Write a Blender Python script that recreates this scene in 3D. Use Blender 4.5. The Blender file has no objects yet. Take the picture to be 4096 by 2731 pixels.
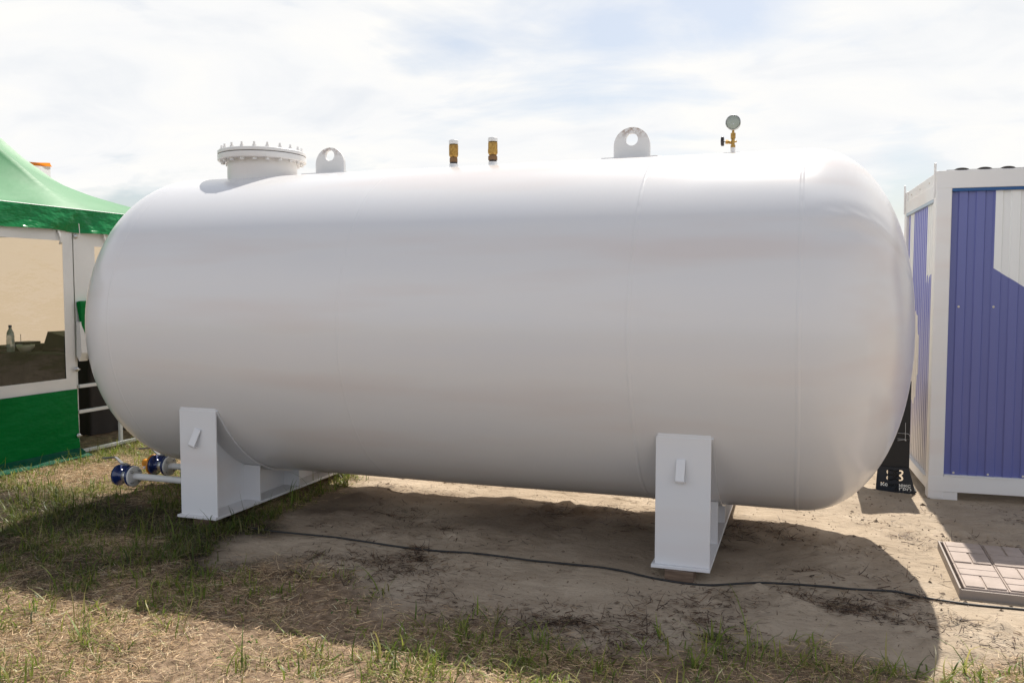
import bpy, math, random
import numpy as np
from mathutils import Vector, Matrix

random.seed(7)
rng = np.random.default_rng(11)
PI = math.pi
SC = bpy.context.scene
COL = SC.collection

# ------------------------------------------------------------------ helpers
class MB:
    """collects shapes and links them as ONE mesh object"""
    def __init__(s):
        s.v = []; s.f = []; s.sm = []; s.mi = []; s.cur = 0
    def add(s, verts, faces, smooth=False):
        b = len(s.v)
        s.v += [tuple(p) for p in verts]
        for f in faces:
            s.f.append([b + i for i in f]); s.sm.append(smooth); s.mi.append(s.cur)
        return s
    def box(s, x0, x1, y0, y1, z0, z1, M=None):
        p = [(x, y, z) for z in (z0, z1) for y in (y0, y1) for x in (x0, x1)]
        if M is not None: p = [M @ Vector(q) for q in p]
        return s.add(p, [(0, 2, 3, 1), (4, 5, 7, 6), (0, 1, 5, 4), (2, 6, 7, 3), (0, 4, 6, 2), (1, 3, 7, 5)])
    def cyl(s, a, b, r0, r1=None, n=24, smooth=True, rot=0.0):
        r1 = r0 if r1 is None else r1
        a = Vector(a); b = Vector(b); d = (b - a).normalized()
        u = d.orthogonal().normalized(); w = d.cross(u)
        ring = lambda c, r: [c + (u * math.cos(rot + 2*PI*i/n) + w * math.sin(rot + 2*PI*i/n)) * r for i in range(n)]
        A = ring(a, r0); B = ring(b, r1)
        s.add(A + B, [(i, (i+1) % n, n + (i+1) % n, n + i) for i in range(n)], smooth)
        s.add(A, [tuple(range(n))[::-1]]); s.add(B, [tuple(range(n))])
        return s
    def lathe(s, prof, o=(0, 0, 0), axis='Z', n=32, smooth=True):
        o = Vector(o); k = len(prof); vs = []
        for r, h in prof:
            for i in range(n):
                c, q = r*math.cos(2*PI*i/n), r*math.sin(2*PI*i/n)
                vs.append(o + (Vector((c, q, h)) if axis == 'Z' else Vector((h, c, q)) if axis == 'X' else Vector((q, h, c))))
        fs = [(j*n+i, j*n+(i+1) % n, (j+1)*n+(i+1) % n, (j+1)*n+i) for j in range(k-1) for i in range(n)]
        return s.add(vs, fs, smooth)
    def tube(s, pts, r, n=8, smooth=True):
        pts = [Vector(p) for p in pts]; k = len(pts); vs = []
        rr = r if isinstance(r, (list, tuple)) else [r]*k
        up = Vector((0, 0, 1))
        for i, p in enumerate(pts):
            d = (pts[min(i+1, k-1)] - pts[max(i-1, 0)]).normalized()
            u = up.cross(d)
            u = u.normalized() if u.length > 1e-4 else Vector((1, 0, 0))
            w = d.cross(u)
            vs += [p + (u*math.cos(2*PI*j/n) + w*math.sin(2*PI*j/n))*rr[i] for j in range(n)]
        s.add(vs, [(i*n+j, i*n+(j+1) % n, (i+1)*n+(j+1) % n, (i+1)*n+j) for i in range(k-1) for j in range(n)], smooth)
        s.add(vs[:n], [tuple(range(n))[::-1]]); s.add(vs[-n:], [tuple(range(n))])
        return s
    def prism(s, poly, fn, t0, t1, smooth=False):
        """poly: 2D outline, fn(u, v, t) -> 3D; extruded from t0 to t1"""
        n = len(poly)
        A = [fn(u, v, t0) for u, v in poly]; B = [fn(u, v, t1) for u, v in poly]
        s.add(A, [tuple(range(n))[::-1]]); s.add(B, [tuple(range(n))])
        s.add(A + B, [(i, (i+1) % n, n + (i+1) % n, n + i) for i in range(n)], smooth)
        return s
    def build(s, name, mat, parent=None, bevel=0.0, loc=(0, 0, 0), fix=True):
        me = bpy.data.meshes.new(name)
        L = Vector(loc)
        me.from_pydata([tuple(Vector(p) - L) for p in s.v], [], s.f)
        for m in (mat if isinstance(mat, (list, tuple)) else [mat]): me.materials.append(m)
        me.polygons.foreach_set('use_smooth', s.sm)
        me.polygons.foreach_set('material_index', s.mi)
        me.update()
        if fix:
            import bmesh
            bm = bmesh.new(); bm.from_mesh(me)
            bmesh.ops.recalc_face_normals(bm, faces=bm.faces[:])
            bm.to_mesh(me); bm.free()
        o = bpy.data.objects.new(name, me); COL.objects.link(o)
        o.location = L
        if parent is not None: adopt(o, parent)
        if bevel:
            m = o.modifiers.new('bevel', 'BEVEL'); m.width = bevel; m.segments = 2; m.limit_method = 'ANGLE'
            m.angle_limit = math.radians(50); m.use_clamp_overlap = True
        return o

def world_of(o):
    m = o.matrix_basis.copy(); p = o.parent
    while p is not None:
        m = p.matrix_basis @ m; p = p.parent
    return m
def adopt(o, parent):
    # meshes are written in world coordinates: keep them there under their parent
    o.parent = parent
    o.matrix_basis = world_of(parent).inverted() @ o.matrix_basis
def tag(o, label=None, cat=None, group=None, kind=None):
    if label: o['label'] = label
    if cat: o['category'] = cat
    if group: o['group'] = group
    if kind: o['kind'] = kind
    return o
def thing(name, label, cat, loc, rz=0.0, group=None):
    o = bpy.data.objects.new(name, None); COL.objects.link(o)
    o.location = loc; o.rotation_euler = (0, 0, rz); o.empty_display_size = .2
    return tag(o, label, cat, group)

# value noise (numpy) for the terrain
_tab = rng.random((256, 256))
def vnoise(x, y):
    x = np.asarray(x, float); y = np.asarray(y, float)
    xi = np.floor(x).astype(int); yi = np.floor(y).astype(int)
    fx = x - xi; fy = y - yi
    fx = fx*fx*(3-2*fx); fy = fy*fy*(3-2*fy)
    g = lambda a, b: _tab[a & 255, b & 255]
    return (g(xi, yi)*(1-fx)+g(xi+1, yi)*fx)*(1-fy) + (g(xi, yi+1)*(1-fx)+g(xi+1, yi+1)*fx)*fy
def fbm(x, y, o=4):
    s = 0; a = .5
    for k in range(o):
        s = s + a*vnoise(x*2**k+17.3*k, y*2**k+9.1*k); a *= .5
    return s

# ------------------------------------------------------------------ materials
def mat(name, color, rough=.6, metal=0.0, spec=.5, coat=0.0):
    m = bpy.data.materials.new(name); m.use_nodes = True
    b = m.node_tree.nodes['Principled BSDF']
    b.inputs['Base Color'].default_value = (*color, 1); b.inputs['Roughness'].default_value = rough
    b.inputs['Metallic'].default_value = metal; b.inputs['Specular IOR Level'].default_value = spec
    b.inputs['Coat Weight'].default_value = coat
    return m
def nodes(m): return m.node_tree.nodes, m.node_tree.links, m.node_tree.nodes['Principled BSDF']
def noise(m, scale, detail=4, rough=.55, coord='Object', sc=(1, 1, 1)):
    N, L, b = nodes(m)
    t = N.new('ShaderNodeTexCoord'); mp = N.new('ShaderNodeMapping'); n = N.new('ShaderNodeTexNoise')
    mp.inputs['Scale'].default_value = sc
    n.inputs['Scale'].default_value = scale; n.inputs['Detail'].default_value = detail; n.inputs['Roughness'].default_value = rough
    L.new(t.outputs[coord], mp.inputs['Vector']); L.new(mp.outputs['Vector'], n.inputs['Vector'])
    return n.outputs['Fac']
def ramp(m, src, stops):
    N, L, b = nodes(m); r = N.new('ShaderNodeValToRGB')
    el = r.color_ramp.elements
    while len(el) < len(stops): el.new(.5)
    for e, (p, c) in zip(el, stops):
        e.position = p; e.color = (*c, 1) if len(c) == 3 else c
    L.new(src, r.inputs['Fac']); return r.outputs['Color']
def mix(m, fac, a, b2, mode='MIX'):
    N, L, b = nodes(m); x = N.new('ShaderNodeMix'); x.data_type = 'RGBA'; x.blend_type = mode
    for s, v in ((x.inputs['Factor'], fac), (x.inputs['A'], a), (x.inputs['B'], b2)):
        if hasattr(v, 'is_output'): L.new(v, s)
        elif isinstance(v, (int, float)): s.default_value = v
        else: s.default_value = (*v, 1)
    return x.outputs['Result']
def bump(m, src, strength, dist=.01, prev=None):
    N, L, b = nodes(m); n = N.new('ShaderNodeBump')
    n.inputs['Strength'].default_value = strength; n.inputs['Distance'].default_value = dist
    L.new(src, n.inputs['Height'])
    if prev: L.new(prev, n.inputs['Normal'])
    L.new(n.outputs['Normal'], b.inputs['Normal']); return n.outputs['Normal']
def setcol(m, c):
    N, L, b = nodes(m); L.new(c, b.inputs['Base Color'])
def math_n(m, op, a, b2=0.0, clamp=False):
    N, L, b = nodes(m); x = N.new('ShaderNodeMath'); x.operation = op; x.use_clamp = clamp
    for s, v in ((x.inputs[0], a), (x.inputs[1], b2)):
        if hasattr(v, 'is_output'): L.new(v, s)
        else: s.default_value = v
    return x.outputs[0]

def white_paint(name, base=(.78, .775, .765), rough=.3, fine=.10, dirt=.5, wave=.10):
    m = mat(name, base, rough, 0, .5)
    big = noise(m, 1.5, 3, .5, sc=(.30, 1, 2.4))
    c = ramp(m, big, [(.30, (base[0]*.97, base[1]*.915, base[2]*.89)), (.50, base), (.72, (base[0]*.97, base[1]*.985, base[2]*1.01))])
    sp = noise(m, 11, 6, .75)
    c2 = ramp(m, sp, [(.235, (.62, .56, .5)), (.275, (1, 1, 1))])
    if dirt: c = mix(m, dirt, c, c2, 'MULTIPLY')
    setcol(m, c)
    N, L, b = nodes(m)
    r = ramp(m, noise(m, 2.2, 2, .4), [(.2, (rough-.03,)*3), (.8, (rough+.03,)*3)])
    L.new(r, b.inputs['Roughness'])
    p = bump(m, noise(m, 160, 3, .6), fine, .0015)
    if wave: bump(m, noise(m, 7, 2, .4), wave, .008, p)
    return m
M_TANK = white_paint('white_tank_enamel', (.71, .70, .70), .215, .12, 0, 0)
M_SADDLE = white_paint('white_saddle_paint', (.70, .70, .71), .38, .12, .35)
M_WHITE = white_paint('white_steel_paint', (.72, .71, .695), .4, .05, .5)
M_RUST = mat('white_paint_with_rust', (.76, .75, .74), .45)
_c = ramp(M_RUST, noise(M_RUST, 26, 5, .7), [(.42, (.20, .09, .045)), (.50, (.45, .37, .32)), (.56, (.70, .69, .68))])
# rust only near the upper rim of the lug (object space, a stain that stays put)
N, L, b = nodes(M_RUST)
_t = N.new('ShaderNodeTexCoord'); _s = N.new('ShaderNodeSeparateXYZ'); L.new(_t.outputs['Object'], _s.inputs[0])
_g = math_n(M_RUST, 'MULTIPLY_ADD', _s.outputs[2], 13.0); _g.node.inputs[2].default_value = -.62
_g = math_n(M_RUST, 'MINIMUM', math_n(M_RUST, 'MAXIMUM', _g, 0.0), 1.0)
setcol(M_RUST, mix(M_RUST, _g, (.70, .69, .68), _c))
M_BRASS = mat('weathered_brass', (.42, .25, .06), .42, .75)
setcol(M_BRASS, ramp(M_BRASS, noise(M_BRASS, 60, 4), [(.3, (.28, .15, .04)), (.7, (.50, .31, .08))]))
M_BRONZE = mat('dark_bronze', (.20, .11, .05), .45, .6)
M_GASKET = mat('black_gasket', (.03, .02, .018), .8)
M_BLACKPL = mat('black_plastic', (.025, .018, .016), .4)
M_GAUGE = mat('grey_green_gauge_case', (.34, .38, .33), .45, .1)
M_BLUE = mat('blue_valve_paint', (.006, .022, .12), .22, 0, .6, .4)
M_ORANGE = mat('orange_valve_paint', (.62, .24, .015), .4)
M_RED = mat('red_valve_paint', (.3, .015, .012), .45)
M_STEEL = mat('galvanised_steel', (.50, .50, .50), .38, .85)
M_LEVER = mat('grey_lever_paint', (.20, .20, .21), .75, 0, .15)
M_CABLE = mat('black_cable_rubber', (.012, .012, .012), .45)
M_WOOD = mat('weathered_wood', (.14, .09, .06), .85)
setcol(M_WOOD, ramp(M_WOOD, noise(M_WOOD, 8, 6, .6, sc=(1, 12, 8)), [(.3, (.08, .05, .035)), (.7, (.2, .135, .09))]))

def vinyl(name, col, rough=.32, trans=0.0, bm=.25, tint=None, spec=.3):
    m = mat(name, col, rough, 0, spec)
    N, L, b = nodes(m)
    big = noise(m, 1.5, 3, .5)
    setcol(m, ramp(m, big, [(.3, tuple(k*.85 for k in col)), (.7, col)]))
    p = bump(m, noise(m, 3.2, 3, .55, sc=(1, 1, 2.2)), bm, .06)
    bump(m, noise(m, 13, 3, .6, sc=(1, 1.6, .8)), bm*.22, .012, p)
    if trans:
        t = N.new('ShaderNodeBsdfTranslucent'); t.inputs['Color'].default_value = (*(tint or col), 1)
        x = N.new('ShaderNodeMixShader'); x.inputs[0].default_value = trans
        L.new(b.outputs[0], x.inputs[1]); L.new(t.outputs[0], x.inputs[2])
        L.new(x.outputs[0], N['Material Output'].inputs['Surface'])
    return m
M_ROOF = vinyl('green_roof_vinyl', (.105, .29, .135), .46, .10, .10, (.1, .5, .2))
M_VAL = vinyl('green_valance_vinyl', (.003, .19, .05), .28, 0, .9, None, .22)
M_GREEN = vinyl('green_wall_vinyl', (.001, .155, .032), .34, 0, .4, None, .06)
M_HEM = vinyl('teal_hem_vinyl', (.002, .075, .042), .4, 0, .5, None, .12)
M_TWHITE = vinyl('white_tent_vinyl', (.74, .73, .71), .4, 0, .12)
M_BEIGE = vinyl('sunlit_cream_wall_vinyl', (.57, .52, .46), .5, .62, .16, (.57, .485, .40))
M_DARKCLOTH = mat('dark_brown_cloth', (.03, .023, .02), .8)
M_DARKIN = mat('dark_interior_lining', (.012, .011, .010), .9)
M_ALU = mat('white_painted_tube', (.62, .62, .61), .35)
M_CLEAR = bpy.data.materials.new('clear_window_film'); M_CLEAR.use_nodes = True
N, L, b = nodes(M_CLEAR)
_tr = N.new('ShaderNodeBsdfTransparent'); _tr.inputs['Color'].default_value = (.93, .89, .82, 1)
_gl = N.new('ShaderNodeBsdfGlossy'); _gl.inputs['Roughness'].default_value = .04
_lw = N.new('ShaderNodeLayerWeight'); _lw.inputs['Blend'].default_value = .5
_fp = N.new('ShaderNodeMath'); _fp.operation = 'POWER'; L.new(_lw.outputs['Facing'], _fp.inputs[0]); _fp.inputs[1].default_value = 4.0
_fr = N.new('ShaderNodeMath'); _fr.operation = 'MULTIPLY_ADD'; L.new(_fp.outputs[0], _fr.inputs[0]); _fr.inputs[1].default_value = .6; _fr.inputs[2].default_value = .06
_mx = N.new('ShaderNodeMixShader')
L.new(_fr.outputs[0], _mx.inputs[0]); L.new(_tr.outputs[0], _mx.inputs[1]); L.new(_gl.outputs[0], _mx.inputs[2])
L.new(_mx.outputs[0], N['Material Output'].inputs['Surface'])
_bn = N.new('ShaderNodeBump'); _bn.inputs['Strength'].default_value = .14; _bn.inputs['Distance'].default_value = .03
L.new(noise(M_CLEAR, 3.5, 4, .55, sc=(1, 1, 2.0)), _bn.inputs['Height'])
L.new(_bn.outputs['Normal'], _gl.inputs['Normal'])

M_PBLUE = mat('blue_profiled_sheet', (.118, .134, .345), .28, 0, .5)
M_PWHITE = mat('white_profiled_sheet', (.76, .77, .76), .35)
M_STRIP = mat('dark_blue_trim', (.006, .075, .24), .4)
M_LSTRIP = mat('pale_blue_trim', (.33, .42, .50), .4)
M_TILE = mat('dark_roof_tile', (.035, .026, .022), .6)
M_CREAM = mat('cream_screw_cap', (.62, .57, .47), .5)
M_NAVY = mat('navy_sign_sheet', (.006, .011, .02), .35)
M_BLACK = mat('black_cabinet', (.004, .004, .005), .4)
# printed side wall of the cabin: blue-violet picture with white drips
M_SIDE = mat('printed_side_sheet', (.2, .2, .55), .35)
N, L, b = nodes(M_SIDE)
_t = N.new('ShaderNodeTexCoord'); _s = N.new('ShaderNodeSeparateXYZ'); L.new(_t.outputs['Object'], _s.inputs[0])
_zz = math_n(M_SIDE, 'ADD', math_n(M_SIDE, 'MULTIPLY', _s.outputs[2], .42), math_n(M_SIDE, 'MULTIPLY', math_n(M_SIDE, 'SUBTRACT', noise(M_SIDE, 3, 3, .5, sc=(1, 1.6, .6)), .5), .35))
_n1 = ramp(M_SIDE, _zz, [(.13, (.62, .58, .56)), (.26, (.48, .45, .54)), (.42, (.36, .36, .58)), (.62, (.20, .21, .50))])
# white panel band: a run of boards near the front corner and one near the rear, ending in drips
_edge = math_n(M_SIDE, 'MULTIPLY', noise(M_SIDE, 5, 2, .5, sc=(1, 2.5, .01)), .55)
_hi = math_n(M_SIDE, 'GREATER_THAN', math_n(M_SIDE, 'SUBTRACT', _s.outputs[2], _edge), 1.42)
_y1 = math_n(M_SIDE, 'MULTIPLY', math_n(M_SIDE, 'GREATER_THAN', _s.outputs[1], .16), math_n(M_SIDE, 'LESS_THAN', _s.outputs[1], .44))
_y2 = math_n(M_SIDE, 'MULTIPLY', math_n(M_SIDE, 'GREATER_THAN', _s.outputs[1], 1.08), math_n(M_SIDE, 'LESS_THAN', _s.outputs[1], 1.30))
_wm = math_n(M_SIDE, 'MAXIMUM', math_n(M_SIDE, 'MULTIPLY', _hi, _y1), _y2)
_c = _n1
_ey = math_n(M_SIDE, 'DIVIDE', math_n(M_SIDE, 'SUBTRACT', _s.outputs[1], .93), .21); _ez = math_n(M_SIDE, 'DIVIDE', math_n(M_SIDE, 'SUBTRACT', _s.outputs[2], 1.03), .40)
_er = math_n(M_SIDE, 'ADD', math_n(M_SIDE, 'ADD', math_n(M_SIDE, 'MULTIPLY', _ey, _ey), math_n(M_SIDE, 'MULTIPLY', _ez, _ez)), math_n(M_SIDE, 'MULTIPLY', noise(M_SIDE, 6, 2, .5), .5))
_c = mix(M_SIDE, math_n(M_SIDE, 'LESS_THAN', _er, 1.25), _c, (.70, .66, .61))
setcol(M_SIDE, mix(M_SIDE, _wm, _c, (.72, .72, .70)))

M_PAVE = mat('pinkish_paving_tile', (.40, .32, .27), .8)
setcol(M_PAVE, ramp(M_PAVE, noise(M_PAVE, 7, 6, .65), [(.3, (.30, .24, .20)), (.7, (.41, .335, .29))]))
bump(M_PAVE, noise(M_PAVE, 90, 3), .2, .002)
M_TRAY = mat('grey_brown_tray_metal', (.26, .22, .19), .5, .2)

# ------------------------------------------------------------------ ground
def lin(v, pts):
    return np.interp(v, [p[0] for p in pts], [p[1] for p in pts])
EDGE_Y = [(-9, 4.8), (-3.5, 4.55), (-3.29, 4.26), (-2.47, 4.02), (-1.97, 3.80), (-1.25, 3.74), (-.63, 3.80), (.11, 3.86), (.46, 3.84), (.80, 4.02), (1.2, 4.1), (4, 4.1)]
EDGE_X = [(0, -3.0), (4.2, -3.25), (4.75, -3.45), (5.5, -3.55), (6.1, -3.64), (7, -3.9), (9, -4.4), (11.5, -3.5), (14, 1), (18, 12), (26, 90)]
def grassiness(x, y):
    """signed distance-like value: > 0 grass, < 0 bare sand"""
    x = np.asarray(x, float); y = np.asarray(y, float)
    w = (fbm(x*2.1+40, y*2.1+11, 4)-.47)*.75
    a = lin(x, EDGE_Y) - y
    c = lin(y, EDGE_X) - x
    return np.maximum(a, c) + w
def shade_tint(x, y):  # tank shadow painted into the turf: darker soil and blades, less straw
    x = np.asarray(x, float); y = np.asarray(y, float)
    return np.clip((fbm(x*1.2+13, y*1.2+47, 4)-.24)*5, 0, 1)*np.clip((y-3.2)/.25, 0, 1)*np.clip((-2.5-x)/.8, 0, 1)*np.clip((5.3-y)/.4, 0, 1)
def height(x, y):
    x = np.asarray(x, float); y = np.asarray(y, float)
    g = np.clip(grassiness(x, y)*2+.5, 0, 1)
    h = (fbm(x*1.1, y*1.1, 3)-.44)*.05
    h = h + (fbm(x*4.3+5, y*4.3+3, 3)-.44)*(.066 - .036*g)
    lump = np.clip(fbm(x*9+31, y*9+77, 3)-.50, 0, 1)
    zone = np.clip((fbm(x*1.3+3, y*1.3+71, 2)-.34)*5, 0, 1)
    h = h + lump*.19*(1-g)*zone + g*(fbm(x*13, y*13, 2)-.4)*.02
    far = np.clip((np.hypot(x+2, y-5)-7)/6, 0, 1)
    h = h*(1-far)
    # levelled where the pads and feet stand
    for (x0, x1, y0, y1) in ((-.85, -.40, 4.6, 6.8), (-4.1, -3.65, 4.6, 6.8), (.70, 1.8, 4.75, 5.85), (.8, 3.4, 7.0, 8.8)):
        d = np.maximum(np.maximum(x0-x, x-x1), np.maximum(y0-y, y-y1))
        k = np.clip(1-d/.25, 0, 1); h = h*(1-k) - .004*k
    return h
def axis_vals(lo, hi, step, far):
    v = list(np.arange(lo, hi+1e-6, step)); s = step*2; a = lo; pre = []
    while a > -far: a -= s; pre.append(a); s *= 1.5
    s = step*2; b2 = v[-1]; post = []
    while b2 < far: b2 += s; post.append(b2); s *= 1.5
    return np.array(pre[::-1]+v+post)
gx = axis_vals(-9.0, 2.8, .03, 900); gy = axis_vals(1.5, 9.0, .03, 900)
GX, GY = np.meshgrid(gx, gy); GZ = height(GX, GY)
nx, ny = len(gx), len(gy)
me = bpy.data.meshes.new('ground')
me.vertices.add(nx*ny)
me.vertices.foreach_set('co', np.stack([GX, GY, GZ], -1).astype(np.float32).ravel())
i0 = (np.arange(ny-1)[:, None]*nx + np.arange(nx-1)[None, :]).ravel()
quads = np.stack([i0, i0+1, i0+nx+1, i0+nx], -1).astype(np.int32)
me.loops.add(quads.size); me.polygons.add(len(quads))
me.loops.foreach_set('vertex_index', quads.ravel())
me.polygons.foreach_set('loop_start', np.arange(0, quads.size, 4, dtype=np.int32))
me.polygons.foreach_set('loop_total', np.full(len(quads), 4, np.int32))
me.polygons.foreach_set('use_smooth', np.ones(len(quads), bool))
me.update(); me.validate()
soil_and_shade = np.clip(.55+(fbm(GX*1.5+2, GY*2.6+5, 4)-.45)*1.6, 0, 1)*np.clip((GY-4.6)/.7, 0, 1)*np.clip((6.25-GY)/.3, 0, 1)*np.clip((GX+3.7)/.3, 0, 1)*np.clip((.1-GX)/.5, 0, 1)  # brown soil under the tank, darkened further to paint in its shade
att2 = me.attributes.new('soil_and_shade', 'FLOAT', 'POINT'); att2.data.foreach_set('value', soil_and_shade.astype(np.float32).ravel())
att4 = me.attributes.new('meadow', 'FLOAT', 'POINT'); att4.data.foreach_set('value', (np.clip((np.hypot(GX+2, GY-4)-9)/7, 0, 1)).astype(np.float32).ravel())
att3 = me.attributes.new('shade_tint', 'FLOAT', 'POINT'); att3.data.foreach_set('value', shade_tint(GX, GY).astype(np.float32).ravel())
att = me.attributes.new('turf', 'FLOAT', 'POINT')
att.data.foreach_set('value', np.clip(grassiness(GX, GY)*3.2+.45, 0, 1).astype(np.float32).ravel())
M_GROUND = mat('sand_and_thatch', (.36, .29, .22), .95, 0, .2)
N, L, b = nodes(M_GROUND)
_a = N.new('ShaderNodeAttribute'); _a.attribute_name = 'turf'
_sand = ramp(M_GROUND, noise(M_GROUND, 2.6, 8, .62), [(.30, (.315, .248, .178)), (.52, (.39, .313, .230)), (.72, (.46, .378, .285))])
_sp = ramp(M_GROUND, noise(M_GROUND, 55, 4, .7), [(.30, (.42, .38, .34)), (.40, (1, 1, 1)), (.72, (1, 1, 1)), (.80, (1.2, 1.17, 1.12))])
_sand = mix(M_GROUND, .8, _sand, _sp, 'MULTIPLY')
_dk = ramp(M_GROUND, noise(M_GROUND, 6.5, 8, .72), [(.62, (0, 0, 0)), (.67, (.7, .7, .7))])
_sand = mix(M_GROUND, _dk, _sand, (.13, .09, .06))
_b = N.new('ShaderNodeAttribute'); _b.attribute_name = 'soil_and_shade'
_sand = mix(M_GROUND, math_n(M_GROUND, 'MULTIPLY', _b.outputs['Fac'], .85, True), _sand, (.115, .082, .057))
_soil = ramp(M_GROUND, noise(M_GROUND, 16, 8, .7), [(.3, (.07, .046, .028)), (.55, (.27, .19, .125)), (.75, (.45, .33, .22))])
_d = N.new('ShaderNodeAttribute'); _d.attribute_name = 'shade_tint'
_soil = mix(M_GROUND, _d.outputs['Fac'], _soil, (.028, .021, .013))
_e = N.new('ShaderNodeAttribute'); _e.attribute_name = 'meadow'
_mead = ramp(M_GROUND, noise(M_GROUND, .5, 8, .7), [(.3, (.10, .12, .035)), (.5, (.17, .16, .06)), (.7, (.26, .21, .10))])
_soil = mix(M_GROUND, _e.outputs['Fac'], _soil, _mead)
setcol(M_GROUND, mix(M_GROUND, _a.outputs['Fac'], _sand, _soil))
p = bump(M_GROUND, noise(M_GROUND, 110, 4, .7), .45, .006)
p = bump(M_GROUND, noise(M_GROUND, 22, 5, .65, sc=(1, 1.5, 1)), .45, .03, p)
bump(M_GROUND, noise(M_GROUND, 5, 4, .6, sc=(1, 1.6, 1)), .4, .08, p)
me.materials.append(M_GROUND)
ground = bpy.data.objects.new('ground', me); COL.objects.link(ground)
tag(ground, kind='structure')

# blades: every blade is a bent strip of its own
def blade_mat(name, rough=.55, trans=.25):
    m = bpy.data.materials.new(name); m.use_nodes = True
    N, L, b = nodes(m)
    a = N.new('ShaderNodeAttribute'); a.attribute_name = 'tone'
    L.new(a.outputs['Color'], b.inputs['Base Color']); b.inputs['Roughness'].default_value = rough
    b.inputs['Specular IOR Level'].default_value = .35
    t = N.new('ShaderNodeBsdfTranslucent'); L.new(a.outputs['Color'], t.inputs['Color'])
    x = N.new('ShaderNodeMixShader'); x.inputs[0].default_value = trans
    L.new(b.outputs[0], x.inputs[1]); L.new(t.outputs[0], x.inputs[2])
    L.new(x.outputs[0], N['Material Output'].inputs['Surface'])
    return m
M_STRAW = blade_mat('dry_straw', .6, .12)
M_BLADE = blade_mat('green_blade', .45, .45)
def strips(name, base, yaw, elev, length, width, bend, cols, m, segs=2, taper=True, roll=None, kink=.25):
    """n bent strips; elev = start elevation angle, bend = change of elevation along the strip"""
    n = len(base); k = segs+1
    t = np.linspace(0, 1, k)
    el = elev[:, None] + bend[:, None]*t[None, :]
    ds = length[:, None]/segs
    dx = np.cos(el[:, :-1])*ds; dz = np.sin(el[:, :-1])*ds
    r = np.concatenate([np.zeros((n, 1)), np.cumsum(dx, 1)], 1)
    z = np.concatenate([np.zeros((n, 1)), np.cumsum(dz, 1)], 1)
    curl = rng.normal(0, kink, n)
    ya = yaw[:, None] + curl[:, None]*t[None, :]
    cx = base[:, 0:1] + np.cos(ya)*r; cy = base[:, 1:2] + np.sin(ya)*r; cz = base[:, 2:3] + z
    w = width[:, None]*.5*((1-t[None, :]**1.6*.9) if taper else np.ones((1, k)))
    rl = np.zeros(n) if roll is None else roll
    sx = -np.sin(ya)*w*np.cos(rl)[:, None]; sy = np.cos(ya)*w*np.cos(rl)[:, None]; sz = w*np.sin(rl)[:, None]
    A = np.stack([cx-sx, cy-sy, cz-sz], -1); B = np.stack([cx+sx, cy+sy, cz+sz], -1)
    V = np.stack([A, B], 2).reshape(n*k*2, 3)
    q = (np.arange(n)[:, None]*k*2 + np.arange(segs)[None, :]*2).ravel()
    F = np.stack([q, q+1, q+3, q+2], -1).astype(np.int32)
    me = bpy.data.meshes.new(name)
    me.vertices.add(len(V)); me.vertices.foreach_set('co', V.astype(np.float32).ravel())
    me.loops.add(F.size); me.polygons.add(len(F))
    me.loops.foreach_set('vertex_index', F.ravel())
    me.polygons.foreach_set('loop_start', np.arange(0, F.size, 4, dtype=np.int32))
    me.polygons.foreach_set('loop_total', np.full(len(F), 4, np.int32))
    me.polygons.foreach_set('use_smooth', np.ones(len(F), bool))
    me.update()
    ca = me.color_attributes.new('tone', 'FLOAT_COLOR', 'POINT')
    c4 = np.concatenate([np.repeat(cols, k*2, 0), np.ones((n*k*2, 1))], 1)
    ca.data.foreach_set('color', c4.astype(np.float32).ravel())
    me.materials.append(m)
    o = bpy.data.objects.new(name, me); COL.objects.link(o)
    return o
def inside_tent(x, y): return (x < -6.6) & (y > 3.4)
def on_paver(x, y): return (x > .755) & (x < 1.70) & (y > 4.86) & (y < 5.80)
def scatter(n, x0, x1, y0, y1):
    return rng.uniform(x0, x1, n), rng.uniform(y0, y1, n)
def palette(n, cs, jit=.18):
    cs = np.array(cs); i = rng.integers(0, len(cs), n)
    return np.clip(cs[i]*(1+rng.normal(0, jit, (n, 1))), .004, .9)

# straw litter of the mown meadow
x, y = scatter(880000, -9, 2.3, 1.9, 8.5)
g = grassiness(x, y)
dens = np.clip(g*2.6+.35, 0, 1)*np.where(y > 6.5, .5, 1)
patch = np.clip((fbm(x*1.7+8, y*1.7+2, 3)-.30)*4, .25, 1)
keep = (rng.random(len(x)) < dens*patch*(1-.7*shade_tint(x, y))) & ~inside_tent(x, y) & ~on_paver(x, y) & ~((x > .8) & (y > 7))
keep &= ~((x < -4.5-1.1*(y-2)) & (x < -6.9))
x, y = x[keep], y[keep]; n = len(x)
z = height(x, y) + rng.random(n)*.014+.002
nb = 150000
bx_, by_ = scatter(nb, -9, 2.3, 1.9, 7.0); kb = (rng.random(nb) < np.clip(grassiness(bx_, by_)*2.4+.2, 0, 1)*np.clip((fbm(bx_*1.1+5, by_*1.1+81, 3)-.36)*5, .08, 1)) & ~inside_tent(bx_, by_) & ~on_paver(bx_, by_)
bx_, by_ = bx_[kb], by_[kb]; nb = len(bx_)
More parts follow.
